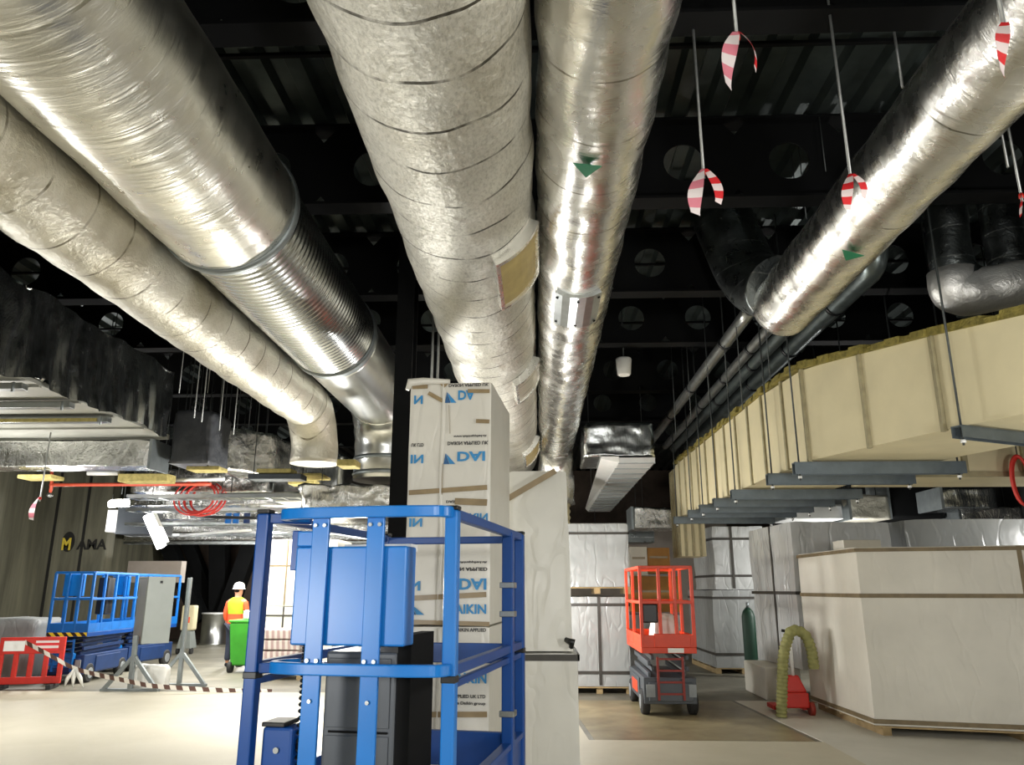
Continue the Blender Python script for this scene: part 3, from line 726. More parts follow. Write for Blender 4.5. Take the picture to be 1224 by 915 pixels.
blob_box([(1.62, 11.6), (1.98, 11.6), (1.98, 12.0), (1.62, 12.0)], .905, 1.32, 8, .06, 4, .1).build('bag', 'film_white', tk)

# ------------------------------------------------------------------ foreground blue lift
LR = math.radians(-9.1)
o0 = Vector((-.355, 3.2, 0))
t = thing('mast_lift', 'bright blue platform lift filling the foreground, open guard rails and blue box', 'lift', o0, LR)
B = lambda mb, n, m, p=t, **k: mb.build(n, m, p, local=True, **k)
W, Dp, ZT, ZM, ZD = -.84, 1.5, 1.985, 1.375, .70
def rail_path(z):
    return bend([(W + .16, .09, z), (W + .10, .03, z), (W + .115, -.07, z), (W + .25, -.10, z), (-.16, -.10, z), (-.02, -.075, z), (0, 0, z)], .06, .03)
def flat_tube(pts, w, h):     # rectangular section swept in plan
    mb = MB(); vs = []; N = len(pts)
    for i, p in enumerate(pts):
        tn = (pts[min(i + 1, N - 1)] - pts[max(0, i - 1)]).normalized(); nn = Vector((tn.y, -tn.x, 0)) * w / 2; u = Vector((0, 0, h / 2))
        vs += [p - nn - u, p + nn - u, p + nn + u, p - nn + u]
    fs = [(0, 1, 2, 3), tuple(4 * (N - 1) + k for k in (3, 2, 1, 0))]
    for i in range(N - 1):
        for k in range(4): fs.append((4 * i + (k + 1) % 4, 4 * i + k, 4 * i + 4 + k, 4 * i + 4 + (k + 1) % 4))
    return mb.add(vs, fs)
for z, nm in ((ZT, 'front_rail'), (ZM, 'front_mid_rail')):
    B(flat_tube(rail_path(z), .035, .046), nm, 'blue', bevel=.006)
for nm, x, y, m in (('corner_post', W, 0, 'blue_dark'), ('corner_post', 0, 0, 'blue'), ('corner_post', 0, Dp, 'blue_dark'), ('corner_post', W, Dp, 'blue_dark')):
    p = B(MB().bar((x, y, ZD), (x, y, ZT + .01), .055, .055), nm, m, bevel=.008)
    B(MB().bar((x, y, ZT + .01), (x, y, ZT + .028), .058, .058), 'post_cap', 'black_gloss', p, bevel=.005)
    B(MB().bar((x, y, ZM - .05), (x, y, ZM - .022), .06, .06), 'post_sleeve', 'black_gloss', p, bevel=.004)
for x in (-.545, -.305):
    p = B(MB().box(x - .037, x + .037, -.08, -.062, ZD, ZT - .02), 'front_upright', 'blue', bevel=.004)
    bo = MB()
    for z in (ZM - .12, ZM - .42, ZM + .03, ZT - .05):
        for sx in (-.02, .02) if z > ZM else (0,): bo.cyl((x + sx, -.09, z), (x + sx, -.08, z), .008, 10)
    B(bo, 'bolt', 'galv', p)
# side and rear rails
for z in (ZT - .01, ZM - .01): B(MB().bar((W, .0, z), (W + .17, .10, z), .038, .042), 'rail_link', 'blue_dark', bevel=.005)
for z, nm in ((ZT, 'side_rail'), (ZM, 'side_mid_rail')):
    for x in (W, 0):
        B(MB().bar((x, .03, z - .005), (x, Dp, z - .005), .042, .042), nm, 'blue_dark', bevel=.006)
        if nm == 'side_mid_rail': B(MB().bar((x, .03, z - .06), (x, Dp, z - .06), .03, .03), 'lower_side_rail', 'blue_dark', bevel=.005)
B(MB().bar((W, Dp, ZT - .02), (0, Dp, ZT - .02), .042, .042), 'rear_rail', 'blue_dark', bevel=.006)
B(MB().bar((0, 1.16, ZD), (0, 1.16, ZT), .06, .06), 'gate_post', 'blue_dark', bevel=.006)
g = B(MB().box(-.56, -.04, Dp - .015, Dp + .015, ZM - .11, ZM - .0), 'gate', 'blue_dark', bevel=.005)
B(MB().box(-.56, -.04, Dp - .02, Dp + .02, ZD + .02, .90), 'gate_kick_plate', 'blue_dark', g, bevel=.004)
B(MB().bar((-.55, Dp, ZD), (-.55, Dp, ZM), .035, .035), 'gate_stile', 'blue_dark', g)
for z in (.97, 1.22): B(MB().box(-.60, -.55, Dp - .04, Dp - .015, z - .04, z + .04), 'gate_hinge', 'black_gloss', g, bevel=.004)
B(MB().box(-.575, -.567, Dp - .045, Dp - .04, .9, 1.34), 'reflective_strip', 'white', g)
for z in (1.05, 1.70, 1.55): B(MB().box(-.04, .04, 1.12, 1.2, z - .015, z + .015), 'post_clamp', 'galv', bevel=.003)
for y0, y1, x in ((0, Dp, 0), (0, Dp, W)):
    B(MB().box(x - .012, x + .012, y0, y1, ZD, .88), 'toe_board', 'blue_dark', bevel=.003)
    B(MB().bar((x, y0, .895), (x, y1, .895), .05, .03), 'toe_rail', 'blue_dark', bevel=.004)
# blue equipment box behind the uprights
b = B(MB().box(-.66, -.175, -.055, .07, ZM + .085, ZM + .475), 'equipment_box', 'blue', bevel=.008)
B(MB().box(-.66, -.565, -.052, .06, ZM + .476, ZM + .54), 'box_shoulder', 'blue', b, bevel=.006)
B(MB().box(-.70, -.662, -.02, .06, ZM + .38, ZM + .545), 'box_bracket', 'blue_dark', b, bevel=.004)
B(MB().box(-.5, -.2, .075, .16, ZM + .46, ZM + .49), 'support_bar', 'white', b)
# mast, charcoal
m_ = B(MB().box(-.575, -.26, .12, .42, .1, ZM + .05), 'mast', 'charcoal', bevel=.01)
B(MB().box(-.545, -.29, .112, .119, 1.11, 1.118), 'cover_seam', 'black', m_)
B(MB().box(-.258, -.20, .12, .44, .1, ZM + .12), 'mast_rail', 'black', m_)
B(MB().box(-.56, -.285, .114, .1195, 1.13, 1.40), 'upper_cover', 'charcoal', m_, bevel=.004)
B(MB().box(-.56, -.285, .114, .1195, .7, 1.10), 'lower_cover', 'charcoal', m_, bevel=.004)
pts = []
for i in range(520):
    k = i / 519; a_ = k * 2 * PI * 32
    pts.append(Vector((-.645 + .017 * math.cos(a_), .08 + .017 * math.sin(a_), 1.47 - .85 * k * (.35 + .65 * k) )))
B(MB().tube(pts, .0048, 6), 'coiled_cable', 'black_gloss')
c_ = B(MB().prism([(-.80, .04), (-.665, .04), (-.665, .16), (-.80, .16)], .95, 1.135), 'hand_control', 'blue_dark', bevel=.012)
B(MB().box(-.80, -.70, .03, .17, 1.137, 1.155), 'control_lid', 'black_gloss', c_, bevel=.004)
B(MB().cyl((-.664, .1, 1.06), (-.635, .1, 1.06), .03, 20), 'control_knob', 'black_gloss', c_)
B(MB().cyl((-.73, .038, 1.05), (-.73, .03, 1.05), .012, 14), 'control_bolt', 'galv', c_)
B(MB().box(W - .02, .02, -.05, Dp + .03, ZD - .06, ZD), 'platform_deck', 'blue_dark', bevel=.006)
B(MB().box(-.66, -.16, -.1, 1.5, .16, .42), 'chassis', 'navy', bevel=.02)
for sx in (-.72, -.10):
    for y in (.05, 1.35):
        w = B(MB().tube([(sx - .04, y, .12), (sx - .03, y, .12), (sx + .03, y, .12), (sx + .04, y, .12)], [.1, .12, .12, .1], 24), 'wheel', 'rubber')
        B(MB().cyl((sx - .045, y, .12), (sx + .045, y, .12), .05, 16), 'hub', 'hub', w)

# ------------------------------------------------------------------ printed stack and wrapped packs
def pack(name, label, quad, z0, z1, mat, straps=(), vst=(), smat='strap', cat='package', amp=.015, top=1.0, rnd=.03, seed=0, group=None, pallet=False, n=16, sw=.035, ns=2.0):
    c = sum((Vector((*p, 0)) for p in quad), Vector()) / 4
    s = thing(name, label, cat, (c.x, c.y, z0), 0, group)
    if pallet:
        mb = MB()
        q = [Vector((*p, 0)) for p in quad]
        for k in range(3):
            a0 = q[0].lerp(q[1], .04 + .46 * k); a1 = q[3].lerp(q[2], .04 + .46 * k)
            mb.bar(a0 + Vector((0, 0, z0 + .045)), a1 + Vector((0, 0, z0 + .045)), .1, .09)
        for k in range(5):
            a0 = q[0].lerp(q[3], .02 + .24 * k); a1 = q[1].lerp(q[2], .02 + .24 * k)
            mb.bar(a0 + Vector((0, 0, z0 + .101)), a1 + Vector((0, 0, z0 + .101)), .1, .02)
        mb.build('pallet', 'wood', s); z0 += .115
    body = blob_box(quad, z0, z1, n, amp, ns, rnd, top, seed=seed).build('wrapping', mat, s, sharp=42)
    for z in straps:
        k = (z - z0) / (z1 - z0); sc = 1 + (top - 1) * k
        q = [(c.x + (p[0] - c.x) * sc, c.y + (p[1] - c.y) * sc) for p in quad]
        MB().ring_h(q, z - sw / 2, z + sw / 2, .006 + amp * .4).build('strap', smat, s)
    for (e, k) in vst:     # vertical strap on edge e (0 front, 3 left) at fraction k
        p0, p1 = Vector((*quad[e], 0)), Vector((*quad[(e + 1) % 4], 0)); dd = (p1 - p0).normalized(); o = Vector((dd.y, -dd.x, 0)) * (.004 + amp * .4)
        a = p0.lerp(p1, k) + o; ct = Vector((c.x, c.y, 0)); at_ = ct + (a - ct) * top
        MB().bar(a + Vector((0, 0, z0 + .02)), at_ + Vector((0, 0, z1 - .01)), sw, .012, up=tuple(o.normalized())).build('strap', smat, s)
    return s
# stack printed with the maker's wording
SR = math.radians(-5)
so = at(487, 600, 5.5); so = Vector((so.x - .01, 5.52, 0))
def sl(x, y): v = Matrix.Rotation(SR, 3, 'Z') @ Vector((x, y, 0)); return (so.x + v.x, so.y + v.y)
SW = .61
def zat(py): return at(540, py, 5.5).z
qd = [sl(0, 0), sl(SW, 0), sl(SW, 1.1), sl(0, 1.1)]
ZS = zat(748)
st_lo = pack('printed_package', 'lower printed white package of the tall stack behind the blue lift', qd, 0, ZS - .005, 'film_print', amp=.006, rnd=.02, n=20, seed=3, pallet=True)
st_hi = pack('printed_package', 'upper printed white package of the tall stack, brown taped top above the blue lift', qd, ZS + .005, zat(458), 'film_print', amp=.006, rnd=.02, n=24, seed=5)
def on_front(u, z, off=.011):
    p = sl(u, -off); return Vector((p[0], p[1], z))
def px_u(px): return (px - 487) / 105 * SW
def put_text(s, px, py, hpx, mat, nm, flip, wpx=None, clip=None):
    par = st_hi if py < 748 else st_lo; hh = zat(py - hpx / 2) - zat(py + hpx / 2); z0 = zat(py + hpx / 2)
    mb = text_mb(s, hh / .72, lambda u, v: (u, v, 0), flip)
    wid = max(v.x for v in mb.v); k = 1 if wpx is None else (wpx / 105 * SW) / wid
    mb.v = [on_front(px_u(px) + v.x * k, z0 + v.y) for v in mb.v]
    mb.build(nm, mat, par)
def put_tri(px, py, w, h, flip=1):
    par = st_hi if py < 748 else st_lo
    P = lambda x, y: on_front(px_u(x), zat(y), .0115)
    MB().add([P(px, py - h / 2), P(px - w * .15, py + h / 2), P(px + w * .35, py + h / 2)], [(0, 1, 2)]).build('printed_emblem', 'print_deep', par)
    MB().add([P(px + w * .02, py - h / 2), P(px + w * .38, py + h / 2), P(px + w * .85, py + h / 2)], [(0, 1, 2)]).build('printed_emblem', 'print_blue', par)
for y in (474, 547): put_tri(535, y + 2, 15, 13)
put_text('DA', 549, 474, 11, 'print_blue', 'printed_logo', -1, 22); put_text('DAI', 549, 547, 11, 'print_blue', 'printed_logo', -1, 36)
put_text('N', 492, 478, 10, 'print_blue', 'printed_logo', -1, 12); put_text('IN', 490, 549, 10, 'print_blue', 'printed_logo', -1, 17)
put_text('IN', 491, 625, 10, 'print_blue', 'printed_logo', -1, 17); put_text('IKIN', 562, 620, 10, 'print_blue', 'printed_logo', -1, 27)
put_text('N', 493, 701, 11, 'print_blue', 'printed_logo', -1, 15); put_text('DAI', 554, 699, 13, 'print_blue', 'printed_logo', -1, 34)
put_tri(497, 729, 20, 13); put_text('AIKIN', 550, 728, 11, 'print_blue', 'printed_logo', 1, 38)
put_tri(500, 811, 22, 16); put_text('AIKIN', 552, 810, 12, 'print_blue', 'printed_logo', 1, 37)
for py, h, s_ in ((462, 3.5, 'DAIKIN APPLIED UK'), (523, 2.5, 'www.daikinapplied.uk'), (531, 4, 'DAIKIN APPLIED UK'), (673, 2.5, 'www.daikinapplied.uk'), (681, 4, 'DAIKIN APPLIED'), (600.5, 3, 'DAIKIN APPLIED UK')):
    put_text(s_, 537 if py != 523 else 545, py, h, 'print_black', 'printed_wording', -1, 52 if py != 523 else 42)
for py, h, s_ in ((747, 4, 'DAIKIN APPLIED'), (832, 4, 'APPLIED UK LTD'), (840, 3.5, 'the Daikin group')): put_text(s_, 550, py + (6 if py == 747 else 0), h, 'print_black', 'printed_wording', 1, 38)
put_text('UK LTD', 491, 532, 4, 'print_black', 'printed_wording', -1, 16); put_text('DAIKIN', 497, 832, 4, 'print_black', 'printed_wording', 1, 18)
def tp(x0, y0, x1, y1, w, mat='tape_brown'):
    par = st_hi if max(y0, y1) < 748 else st_lo
    MB().bar(on_front(px_u(x0), zat(y0), .0125), on_front(px_u(x1), zat(y1), .0125), .002, w / 172, up=(0, 0, 1)).build('packing_tape', mat, par)
tp(490, 462, 510, 462, 6); tp(511, 470, 530, 480, 5); tp(527, 456, 534, 462, 8); tp(562, 469, 590, 470, 5); tp(573, 505, 590, 506, 5); tp(490, 589, 588, 584, 6); tp(532, 555, 532, 592, 4); tp(548, 600, 588, 602, 8); tp(490, 716, 588, 711, 6); tp(500, 744, 592, 746, 5); tp(500, 855, 590, 853, 6, 'tape_brown'); tp(538, 485, 540, 519, 2)
for u0, zb_, zt_, par in ((px_u(533), .14, ZS - .02, st_lo), (px_u(531), ZS + .03, zat(460), st_hi)):
    mb = MB(); n = 24; vs = []
    for i in range(n + 1):
        z = zb_ + (zt_ - zb_) * i / n; w = .004 * math.sin(z * 7)
        vs += [on_front(u0 - .022 + w, z, .004), on_front(u0 - .004 + w, z, .017 + .003 * math.sin(z * 11)), on_front(u0 + .012 + w, z, .004)]
    for i in range(n): mb.f += [[3 * i, 3 * i + 1, 3 * i + 4, 3 * i + 3], [3 * i + 1, 3 * i + 2, 3 * i + 5, 3 * i + 4]]; mb.sm += [True, True]
    mb.v = vs; mb.build('film_fold', 'film_print', par)
# corner flap at the top left of the stack
tl = on_front(0, zat(462), 0)
MB().tube([on_front(-.02, zat(466), .02), on_front(0, zat(457), .02), on_front(.1, zat(456), .02), on_front(.3, zat(457), .01)], [.02, .035, .03, .012], 12, amp=.01, ns=9).build('film_flap', 'film_print', st_hi)
# pair of white packs to its right
def q4(x0, x1, y0, y1, sk=0): return [(x0, y0), (x1, y0 + sk), (x1, y1 + sk), (x0, y1)]
A0 = at(603, 600, 6.7).x; A1 = at(684, 770, 6.7).x
pack('white_package', 'lower plain white package right of the printed stack, dark strap near its top', q4(A0 - .02, A1 + .05, 6.75, 8.15), 0, 1.17, 'film_white', (1.13,), (), amp=.012, seed=11, pallet=True, sw=.05)
w2 = pack('white_package', 'upper plain white package right of the printed stack, strap slanting across its top', q4(A0, A1 + .01, 6.75, 8.1), 1.18, at(640, 561, 6.75).z, 'film_white', (), (), amp=.014, seed=12, top=.90)
MB().bar(at(606, 597, 6.72), at(664, 563, 6.70), .004, .05, up=(0, 0, 1)).build('strap', 'tape_brown', w2)
MB().tube([at(676, 765, 6.7), at(684, 768, 6.66), at(683, 774, 6.7)], [.02, .035, .02], 8).build('strap_buckle', 'black_gloss', w2)
# grey packs at far centre
g0, g1 = at(676, 700, 13.7).x, at(751, 700, 13.7).x
pack('grey_package', 'lower grey film wrapped package left of the orange lift, crossed by dark straps', q4(g0, g1, 13.7, 14.5), 0, 1.56, 'film_grey', (1.42, .33), ((0, .52),), seed=21, pallet=True, sw=.05)
pack('grey_package', 'upper grey film wrapped package left of the orange lift, dark band near top', q4(g0 - .02, g1 + .03, 13.7, 14.5), 1.60, at(700, 626, 13.7).z, 'film_grey', (2.62,), (), seed=22, pallet=True, sw=.04)
# tall units on the right
pack('wrapped_unit', 'lower half of the grey wrapped unit beyond the orange lift', [(3.62, 16.9), (4.75, 16.9), (4.75, 19.2), (3.55, 19.2)], 0, 1.66, 'film_grey', (1.5, .38), (), seed=31, pallet=True, sw=.05)
pack('wrapped_unit', 'upper shiny film wrapped unit stacked beyond the orange lift, dark straps', [(3.72, 16.95), (4.8, 16.95), (4.8, 18.6), (3.62, 18.6)], 1.67, at(850, 629, 16.9).z, 'film_shiny', (2.72, 1.95), ((0, .36),), seed=32, amp=.03, sw=.05)
u0, u1 = 3.96, 5.5
pack('wrapped_unit', 'tall grey film wrapped unit behind the red pallet truck, standing on blocks', [(u0, 12.45), (u1, 12.45), (u1, 14.5), (u0 - .12, 14.5)], .5, at(960, 624, 12.45).z, 'film_shiny', (1.62,), ((3, .55), ), seed=33, amp=.03, sw=.05)
pack('wrapped_unit', 'grey film wrapped unit behind the big white crate at far right', [(at(1082, 640, 12.6).x, 12.6), (8.6, 12.3), (8.6, 14.2), (5.8, 14.2)], 0, at(1150, 621, 12.6).z, 'film_grey', (), (), seed=34, amp=.02, pallet=True)
for i, (x, y) in enumerate(((3.52, 12.95), (4.9, 12.95))):
    tag(MB().box(x, x + .55, y, y + 1.3, 0, .49).build('concrete_block', 'floor_light', bevel=.02), ('pale concrete block under the left edge of the wrapped unit behind the red pallet truck', 'pale concrete block hidden under the middle of the wrapped unit behind the white crate')[i], 'block')
BQ = [(3.97, 10.03), (7.1, 9.25), (7.4, 11.3), (3.93, 12.15)]
big = pack('white_crate', 'big white wrapped crate at lower right, brown battens along its edges', BQ, 0.0, 2.19, 'board_white', (1.60, .16), ((0, .56),), smat='strap_tan', amp=.012, seed=41, rnd=.02, pallet=True, n=24, sw=.05, ns=1.2)
MB().ring_h(BQ, 2.13, 2.175, .012).build('edge_batten', 'strap_tan', big)
c0 = at(1000, 650, 11.3); c1 = at(1044, 650, 11.3)
s = thing('carton', 'small white carton lying on top of the big white crate', 'box', (c0.x, 11.3, 2.2))
MB().box(c0.x, c1.x, 11.05, 11.45, 2.2, 2.34).build('carton_body', 'board_white', s, bevel=.006)
MB().box(c0.x - .002, c1.x + .002, 11.22, 11.28, 2.341, 2.343).build('tape_strip', 'white', s)
# gas cylinder
p = at(898, 806, 16.4)
s = thing('gas_cylinder', 'dark green gas cylinder between the two grey wrapped units', 'cylinder', (p.x, 16.3, 0))
MB().tube([(p.x, 16.3, z) for z in (.0, .03, 1.15, 1.25, 1.32)], [.12, .13, .13, .1, .04], 24).build('bottle', 'green_dark', s)
MB().cyl((p.x, 16.3, 1.32), (p.x, 16.3, 1.42), .03, 12).build('valve', 'galv_dull', s)

# pallet truck with hose
p = Vector((3.52, 11.55, 0))
s = thing('pallet_truck', 'red pallet truck with white handle parked against the big white crate', 'pallet truck', p)
MB().prism([(p.x - .17, p.y - .09), (p.x + .17, p.y - .09), (p.x + .17, p.y + .12), (p.x - .17, p.y + .12)], .10, .30).build('pump_body', 'red', s, bevel=.02)
MB().hexa([p + Vector(v) for v in ((-.16, -.07, .30), (.16, -.07, .30), (.16, .1, .30), (-.16, .1, .30), (-.07, -.03, .52), (.07, -.03, .52), (.07, .06, .52), (-.07, .06, .52))]).build('pump_cover', 'red', s, bevel=.02)
for sx in (-.2, .2):
    MB().tube([p + Vector((sx - .03, -.05, .09)), p + Vector((sx + .03, -.05, .09))], .09, 20).build('wheel', 'red_dark', s)
    MB().box(p.x + sx - .07, p.x + sx + .07, p.y + .1, p.y + .45, .05, .11).build('fork', 'red', s, bevel=.01)
hb = MB().cyl(p + Vector((0, 0, .5)), p + Vector((-.03, -.12, 1.12)), .024, 14).build('handle_bar', 'white', s)
MB().tube([p + Vector(v) for v in ((-.14, -.13, 1.12), (-.03, -.12, 1.10), (.08, -.13, 1.12))], .02, 12).build('handle_grip', 'black_gloss', hb)
s = thing('flexible_hose', 'olive ribbed hose draped over the pallet truck handle', 'hose', p + Vector((0, -.2, .3)))
hp = bend([at(934, 857, 11.3), at(936, 780, 11.2), at(946, 752, 11.2), at(962, 757, 11.2), at(970, 776, 11.2), at(973, 800, 11.2)], .2, .012)
MB().tube(hp, [.07 + .007 * math.sin(i * 1.5) for i in range(len(hp))], 20).build('hose', 'hose', s)
# cartons behind the orange lift
for (x0, x1, y0, y1, Y, m, lb) in ((775, 800, 655, 687, 15.2, 'card', 'brown cardboard carton behind the orange lift, right of the white one'), (754, 773, 654, 690, 15.15, 'board_white', 'white carton standing behind the orange lift beside the brown one'), (755, 812, 689, 735, 15.1, 'card', 'wide brown carton low behind the orange lift rails'), (752, 815, 735, 812, 15.1, 'film_grey', 'grey wrapped bale beneath the cartons behind the orange lift')):
    a, b = at(x0, y1, Y), at(x1, y0, Y); s = thing('carton', lb, 'box', ((a.x + b.x) / 2, Y, a.z if y1 < 812 else 0))
    MB().box(a.x, b.x, Y, Y + .6, a.z + (.045 if y1 == 735 else .018) if y1 < 812 else 0, b.z - .002).build('carton_body', m, s, bevel=.01)
    MB().box(a.x + .04, b.x - .04, Y - .003, Y - .001, (a.z + b.z) / 2 + .05, (a.z + b.z) / 2 + .09).build('tape_strip', 'tape_brown', s)

# ------------------------------------------------------------------ left floor: cabinet, barrier, tape, worker
cbx = at(173, 730, 13.75)
s = thing('electrical_cabinet', 'tall grey electrical cabinet on two galvanised trestle stands', 'cabinet', (cbx.x, 13.9, 0))
ctr = Vector((cbx.x + .02, 14.05, 0)); R4 = Matrix.Rotation(math.radians(45), 3, 'Z'); hw = .235
cq = [(ctr + R4 @ Vector(v)).xy for v in ((-hw, -hw, 0), (hw, -hw, 0), (hw, hw, 0), (-hw, hw, 0))]
MB().prism([tuple(v) for v in cq], .76, 1.89).build('cabinet_body', 'panel_grey', s, bevel=.008)
f = MB(); e0, e1 = Vector((*cq[0], 0)), Vector((*cq[3], 0)); dn = Vector((-1, -1, 0)).normalized()
f.hexa([e0.lerp(e1, .06) + dn * .004 + Vector((0, 0, .80)), e0.lerp(e1, .94) + dn * .004 + Vector((0, 0, .80)), e0.lerp(e1, .94) + Vector((0, 0, .80)), e0.lerp(e1, .06) + Vector((0, 0, .80)), e0.lerp(e1, .06) + dn * .004 + Vector((0, 0, 1.85)), e0.lerp(e1, .94) + dn * .004 + Vector((0, 0, 1.85)), e0.lerp(e1, .94) + Vector((0, 0, 1.85)), e0.lerp(e1, .06) + Vector((0, 0, 1.85))])
f.build('cabinet_door', 'sheet_grey', s)
q = (Vector((*cq[0], 0)) + Vector((*cq[1], 0))) / 2; MB().box(q.x - .02, q.x + .02, q.y - .03, q.y - .005, 1.78, 1.82).build('latch', 'black_gloss', s)
for (ox, oy, zt) in ((-.08, -.37, .9), (.41, .40, 1.88)):
    c = ctr + Vector((ox, oy, 0)); mb = MB()
    mb.bar(c, c + Vector((0, 0, zt)), .07, .07); mb.bar(c + Vector((-.46, 0, .03)), c + Vector((-.02, 0, .55)), .06, .06); mb.bar(c + Vector((.46, 0, .03)), c + Vector((.02, 0, .55)), .06, .06); mb.bar(c + Vector((-.5, 0, .025)), c + Vector((.5, 0, .025)), .08, .05)
    mb.build('stand', 'galv_dull', s, bevel=.004)
s = thing('cement_sack', 'white sack lying on the floor between the cabinet stand legs', 'sack', (ctr.x + .15, 14.2, 0))
blob_box([(ctr.x - .2, 13.92), (ctr.x + .38, 13.92), (ctr.x + .38, 14.18), (ctr.x - .2, 14.18)], 0, .4, 8, .04, 4, .08).build('sack', 'film_white', s)
# red barriers
def barrier(c, rz, label):
    s = thing('plastic_barrier', label, 'barrier', c, rz, 'red barriers'); B2 = lambda mb, n, m, p=s, **k: mb.build(n, m, p, local=True, **k)
    mb = MB(); w = .52
    for x in (-w, -.28, -.04, .2, .44): mb.box(x, x + .08, -.03, .03, .18, .62)
    mb.box(-w, w, -.035, .035, .08, .2); mb.box(-w, w, -.035, .035, .58, .86)
    B2(mb, 'panel', 'red', bevel=.012)
    B2(MB().box(-.45, -.12, -.042, -.036, .63, .80), 'reflective_sheet', 'white'); B2(MB().box(.05, .42, -.042, -.036, .63, .80), 'reflective_sheet', 'tape_rw')
    for x in (-.4, .4): B2(MB().box(x - .04, x + .04, -.24, .24, 0, .08), 'foot', 'rubber', bevel=.01)
b1 = at(40, 820, 14.1)
barrier((b1.x - .05, 14.0, 0), math.radians(15), 'red plastic barrier in front of the hazard striped blue lift, tape tied to it')
barrier((b1.x - 1.15, 13.95, 0), math.radians(-6), 'red plastic barrier cut off at the extreme left edge')
s = thing('tarp_bundle', 'grey rounded tarpaulin bundle behind the red barriers at extreme left', 'bundle', (-10.4, 15.6, 0))
blob_box([(-11.3, 15.3), (-9.75, 15.3), (-9.75, 16.2), (-11.3, 16.2)], 0, 1.12, 12, .06, 1.5, .16).build('tarpaulin', 'film_grey', s)
# barrier tape
tp_pts = [at(30, 768, 13.78), at(60, 784, 13.7), at(88, 800, 13.8), at(120, 808, 13.7), at(150, 814, 13.5), at(176, 820, 13.42), at(215, 823, 13.42), at(270, 826, 13.6), at(325, 827, 13.75)]
tpp = bend(tp_pts, .5, .06); mb = MB(); vs = []
for i, p in enumerate(tpp): vs += [p + Vector((0, 0, -.035)), p + Vector((0, 0, .035)), p + Vector((0, .004, -.035)), p + Vector((0, .004, .035))]
for i in range(len(tpp) - 1): k = 4 * i; mb.f += [[k, k + 4, k + 5, k + 1], [k + 3, k + 7, k + 6, k + 2]]; mb.sm += [True, True]
mb.v = vs; o = tag(mb.build('barrier_tape', 'tape_line'), 'striped barrier tape sagging from the red barrier past the grey cabinet', 'tape')
kn = at(90, 800, 13.78); mb = MB()
for a_ in (-.5, 0, .6): mb.tube([kn, kn + Vector((a_ * .2, -.02, -.15)), kn + Vector((a_ * .3, 0, -.3))], [.03, .035, .01], 8)
mb.build('tape_knot', 'film_white', o)
# steel drum
p = at(255, 768, 25.0)
s = thing('steel_drum', 'shiny steel drum against the black raking steelwork at the back', 'drum', (p.x, 25, 0))
MB().tube([(p.x, 25, z) for z in (0, .05, .06, .9, .92)], [.42, .42, .40, .40, .42], 36).build('shell', 'sheet', s)
MB().tube([(p.x, 25, .92), (p.x, 25, .96)], .43, 36).build('rim', 'white_sheet', s)
# pale machine left of the drum
p = at(222, 782, 21.5); p = Vector((p.x, 21.5, 0))
s = thing('dust_extractor', 'pale upright machine standing left of the steel drum at the back', 'machine', p)
MB().hexa([p + Vector(v) for v in ((-.2, -.2, .14), (.2, -.2, .14), (.2, .2, .14), (-.2, .2, .14), (-.13, -.13, .6), (.13, -.13, .6), (.13, .13, .6), (-.13, .13, .6))]).build('lower_body', 'panel_grey', s, bevel=.02)
MB().box(p.x - .17, p.x + .17, p.y - .15, p.y + .15, .602, 1.25).build('upper_body', 'beige', s, bevel=.04)
MB().box(p.x - .06, p.x + .08, p.y - .155, p.y - .148, .8, .95).build('label_plate', 'hiviz_o', s)
for sx in (-.18, .18): MB().tube([p + Vector((sx - .03, -.1, .08)), p + Vector((sx + .03, -.1, .08))], .08, 16).build('wheel', 'rubber', s)
# wheelie bin
p = Vector((at(291, 800, 17.0).x, 17.0, 0))
s = thing('wheelie_bin', 'bright green wheelie bin with a white sack on top', 'bin', p)
MB().hexa([p + Vector(v) for v in ((-.2, -.26, .14), (.2, -.26, .14), (.2, .26, .14), (-.2, .26, .14), (-.26, -.33, 1.0), (.26, -.33, 1.0), (.26, .33, 1.0), (-.26, .33, 1.0))]).build('tub', 'green_bin', s, bevel=.03)
MB().box(p.x - .28, p.x + .28, p.y - .35, p.y + .35, 1.0, 1.05).build('rim', 'green_bin', s, bevel=.015)
for sx in (-.2, .2): MB().tube([p + Vector((sx - .04, -.22, .11)), p + Vector((sx + .04, -.22, .11))], .11, 20).build('wheel', 'rubber', s)
s = thing('rubbish_sack', 'white sack bulging out of the green wheelie bin', 'sack', p + Vector((0, 0, 1.05)))
blob_box([(p.x - .04, p.y - .2), (p.x + .24, p.y - .2), (p.x + .24, p.y + .15), (p.x - .04, p.y + .15)], 1.055, 1.24, 8, .06, 4, .12).build('sack', 'film_white', s)
# wrapped stack behind the lift rails, sacks
h0, h1 = at(314, 720, 18.0).x, at(400, 720, 18.0).x
pack('pale_package', 'lower pale wrapped package behind the blue lift left post', q4(h0, h1, 18.0, 19.4), 0, 1.3, 'board_white', (1.1,), ((0, .3),), seed=51, pallet=True)
pack('pale_package', 'upper pale wrapped package behind the blue lift left post, thin dark straps', q4(h0, h1, 18.0, 19.4), 1.31, at(330, 645, 18).z, 'board_white', (2.2,), ((0, .3),), seed=52, smat='strap_tan')
pl = thing('timber_pallet', 'timber pallet under the printed sacks behind the foreground lift', 'pallet', (-5.1, 15.9, 0))
for k in range(3): MB().box(-5.62 + .48 * k, -5.52 + .48 * k, 15.5, 16.4, 0, .1).build('runner', 'wood', pl)
for k in range(5): MB().box(-5.65, -4.5, 15.5 + .19 * k, 15.62 + .19 * k, .101, .125).build('slat', 'wood', pl)
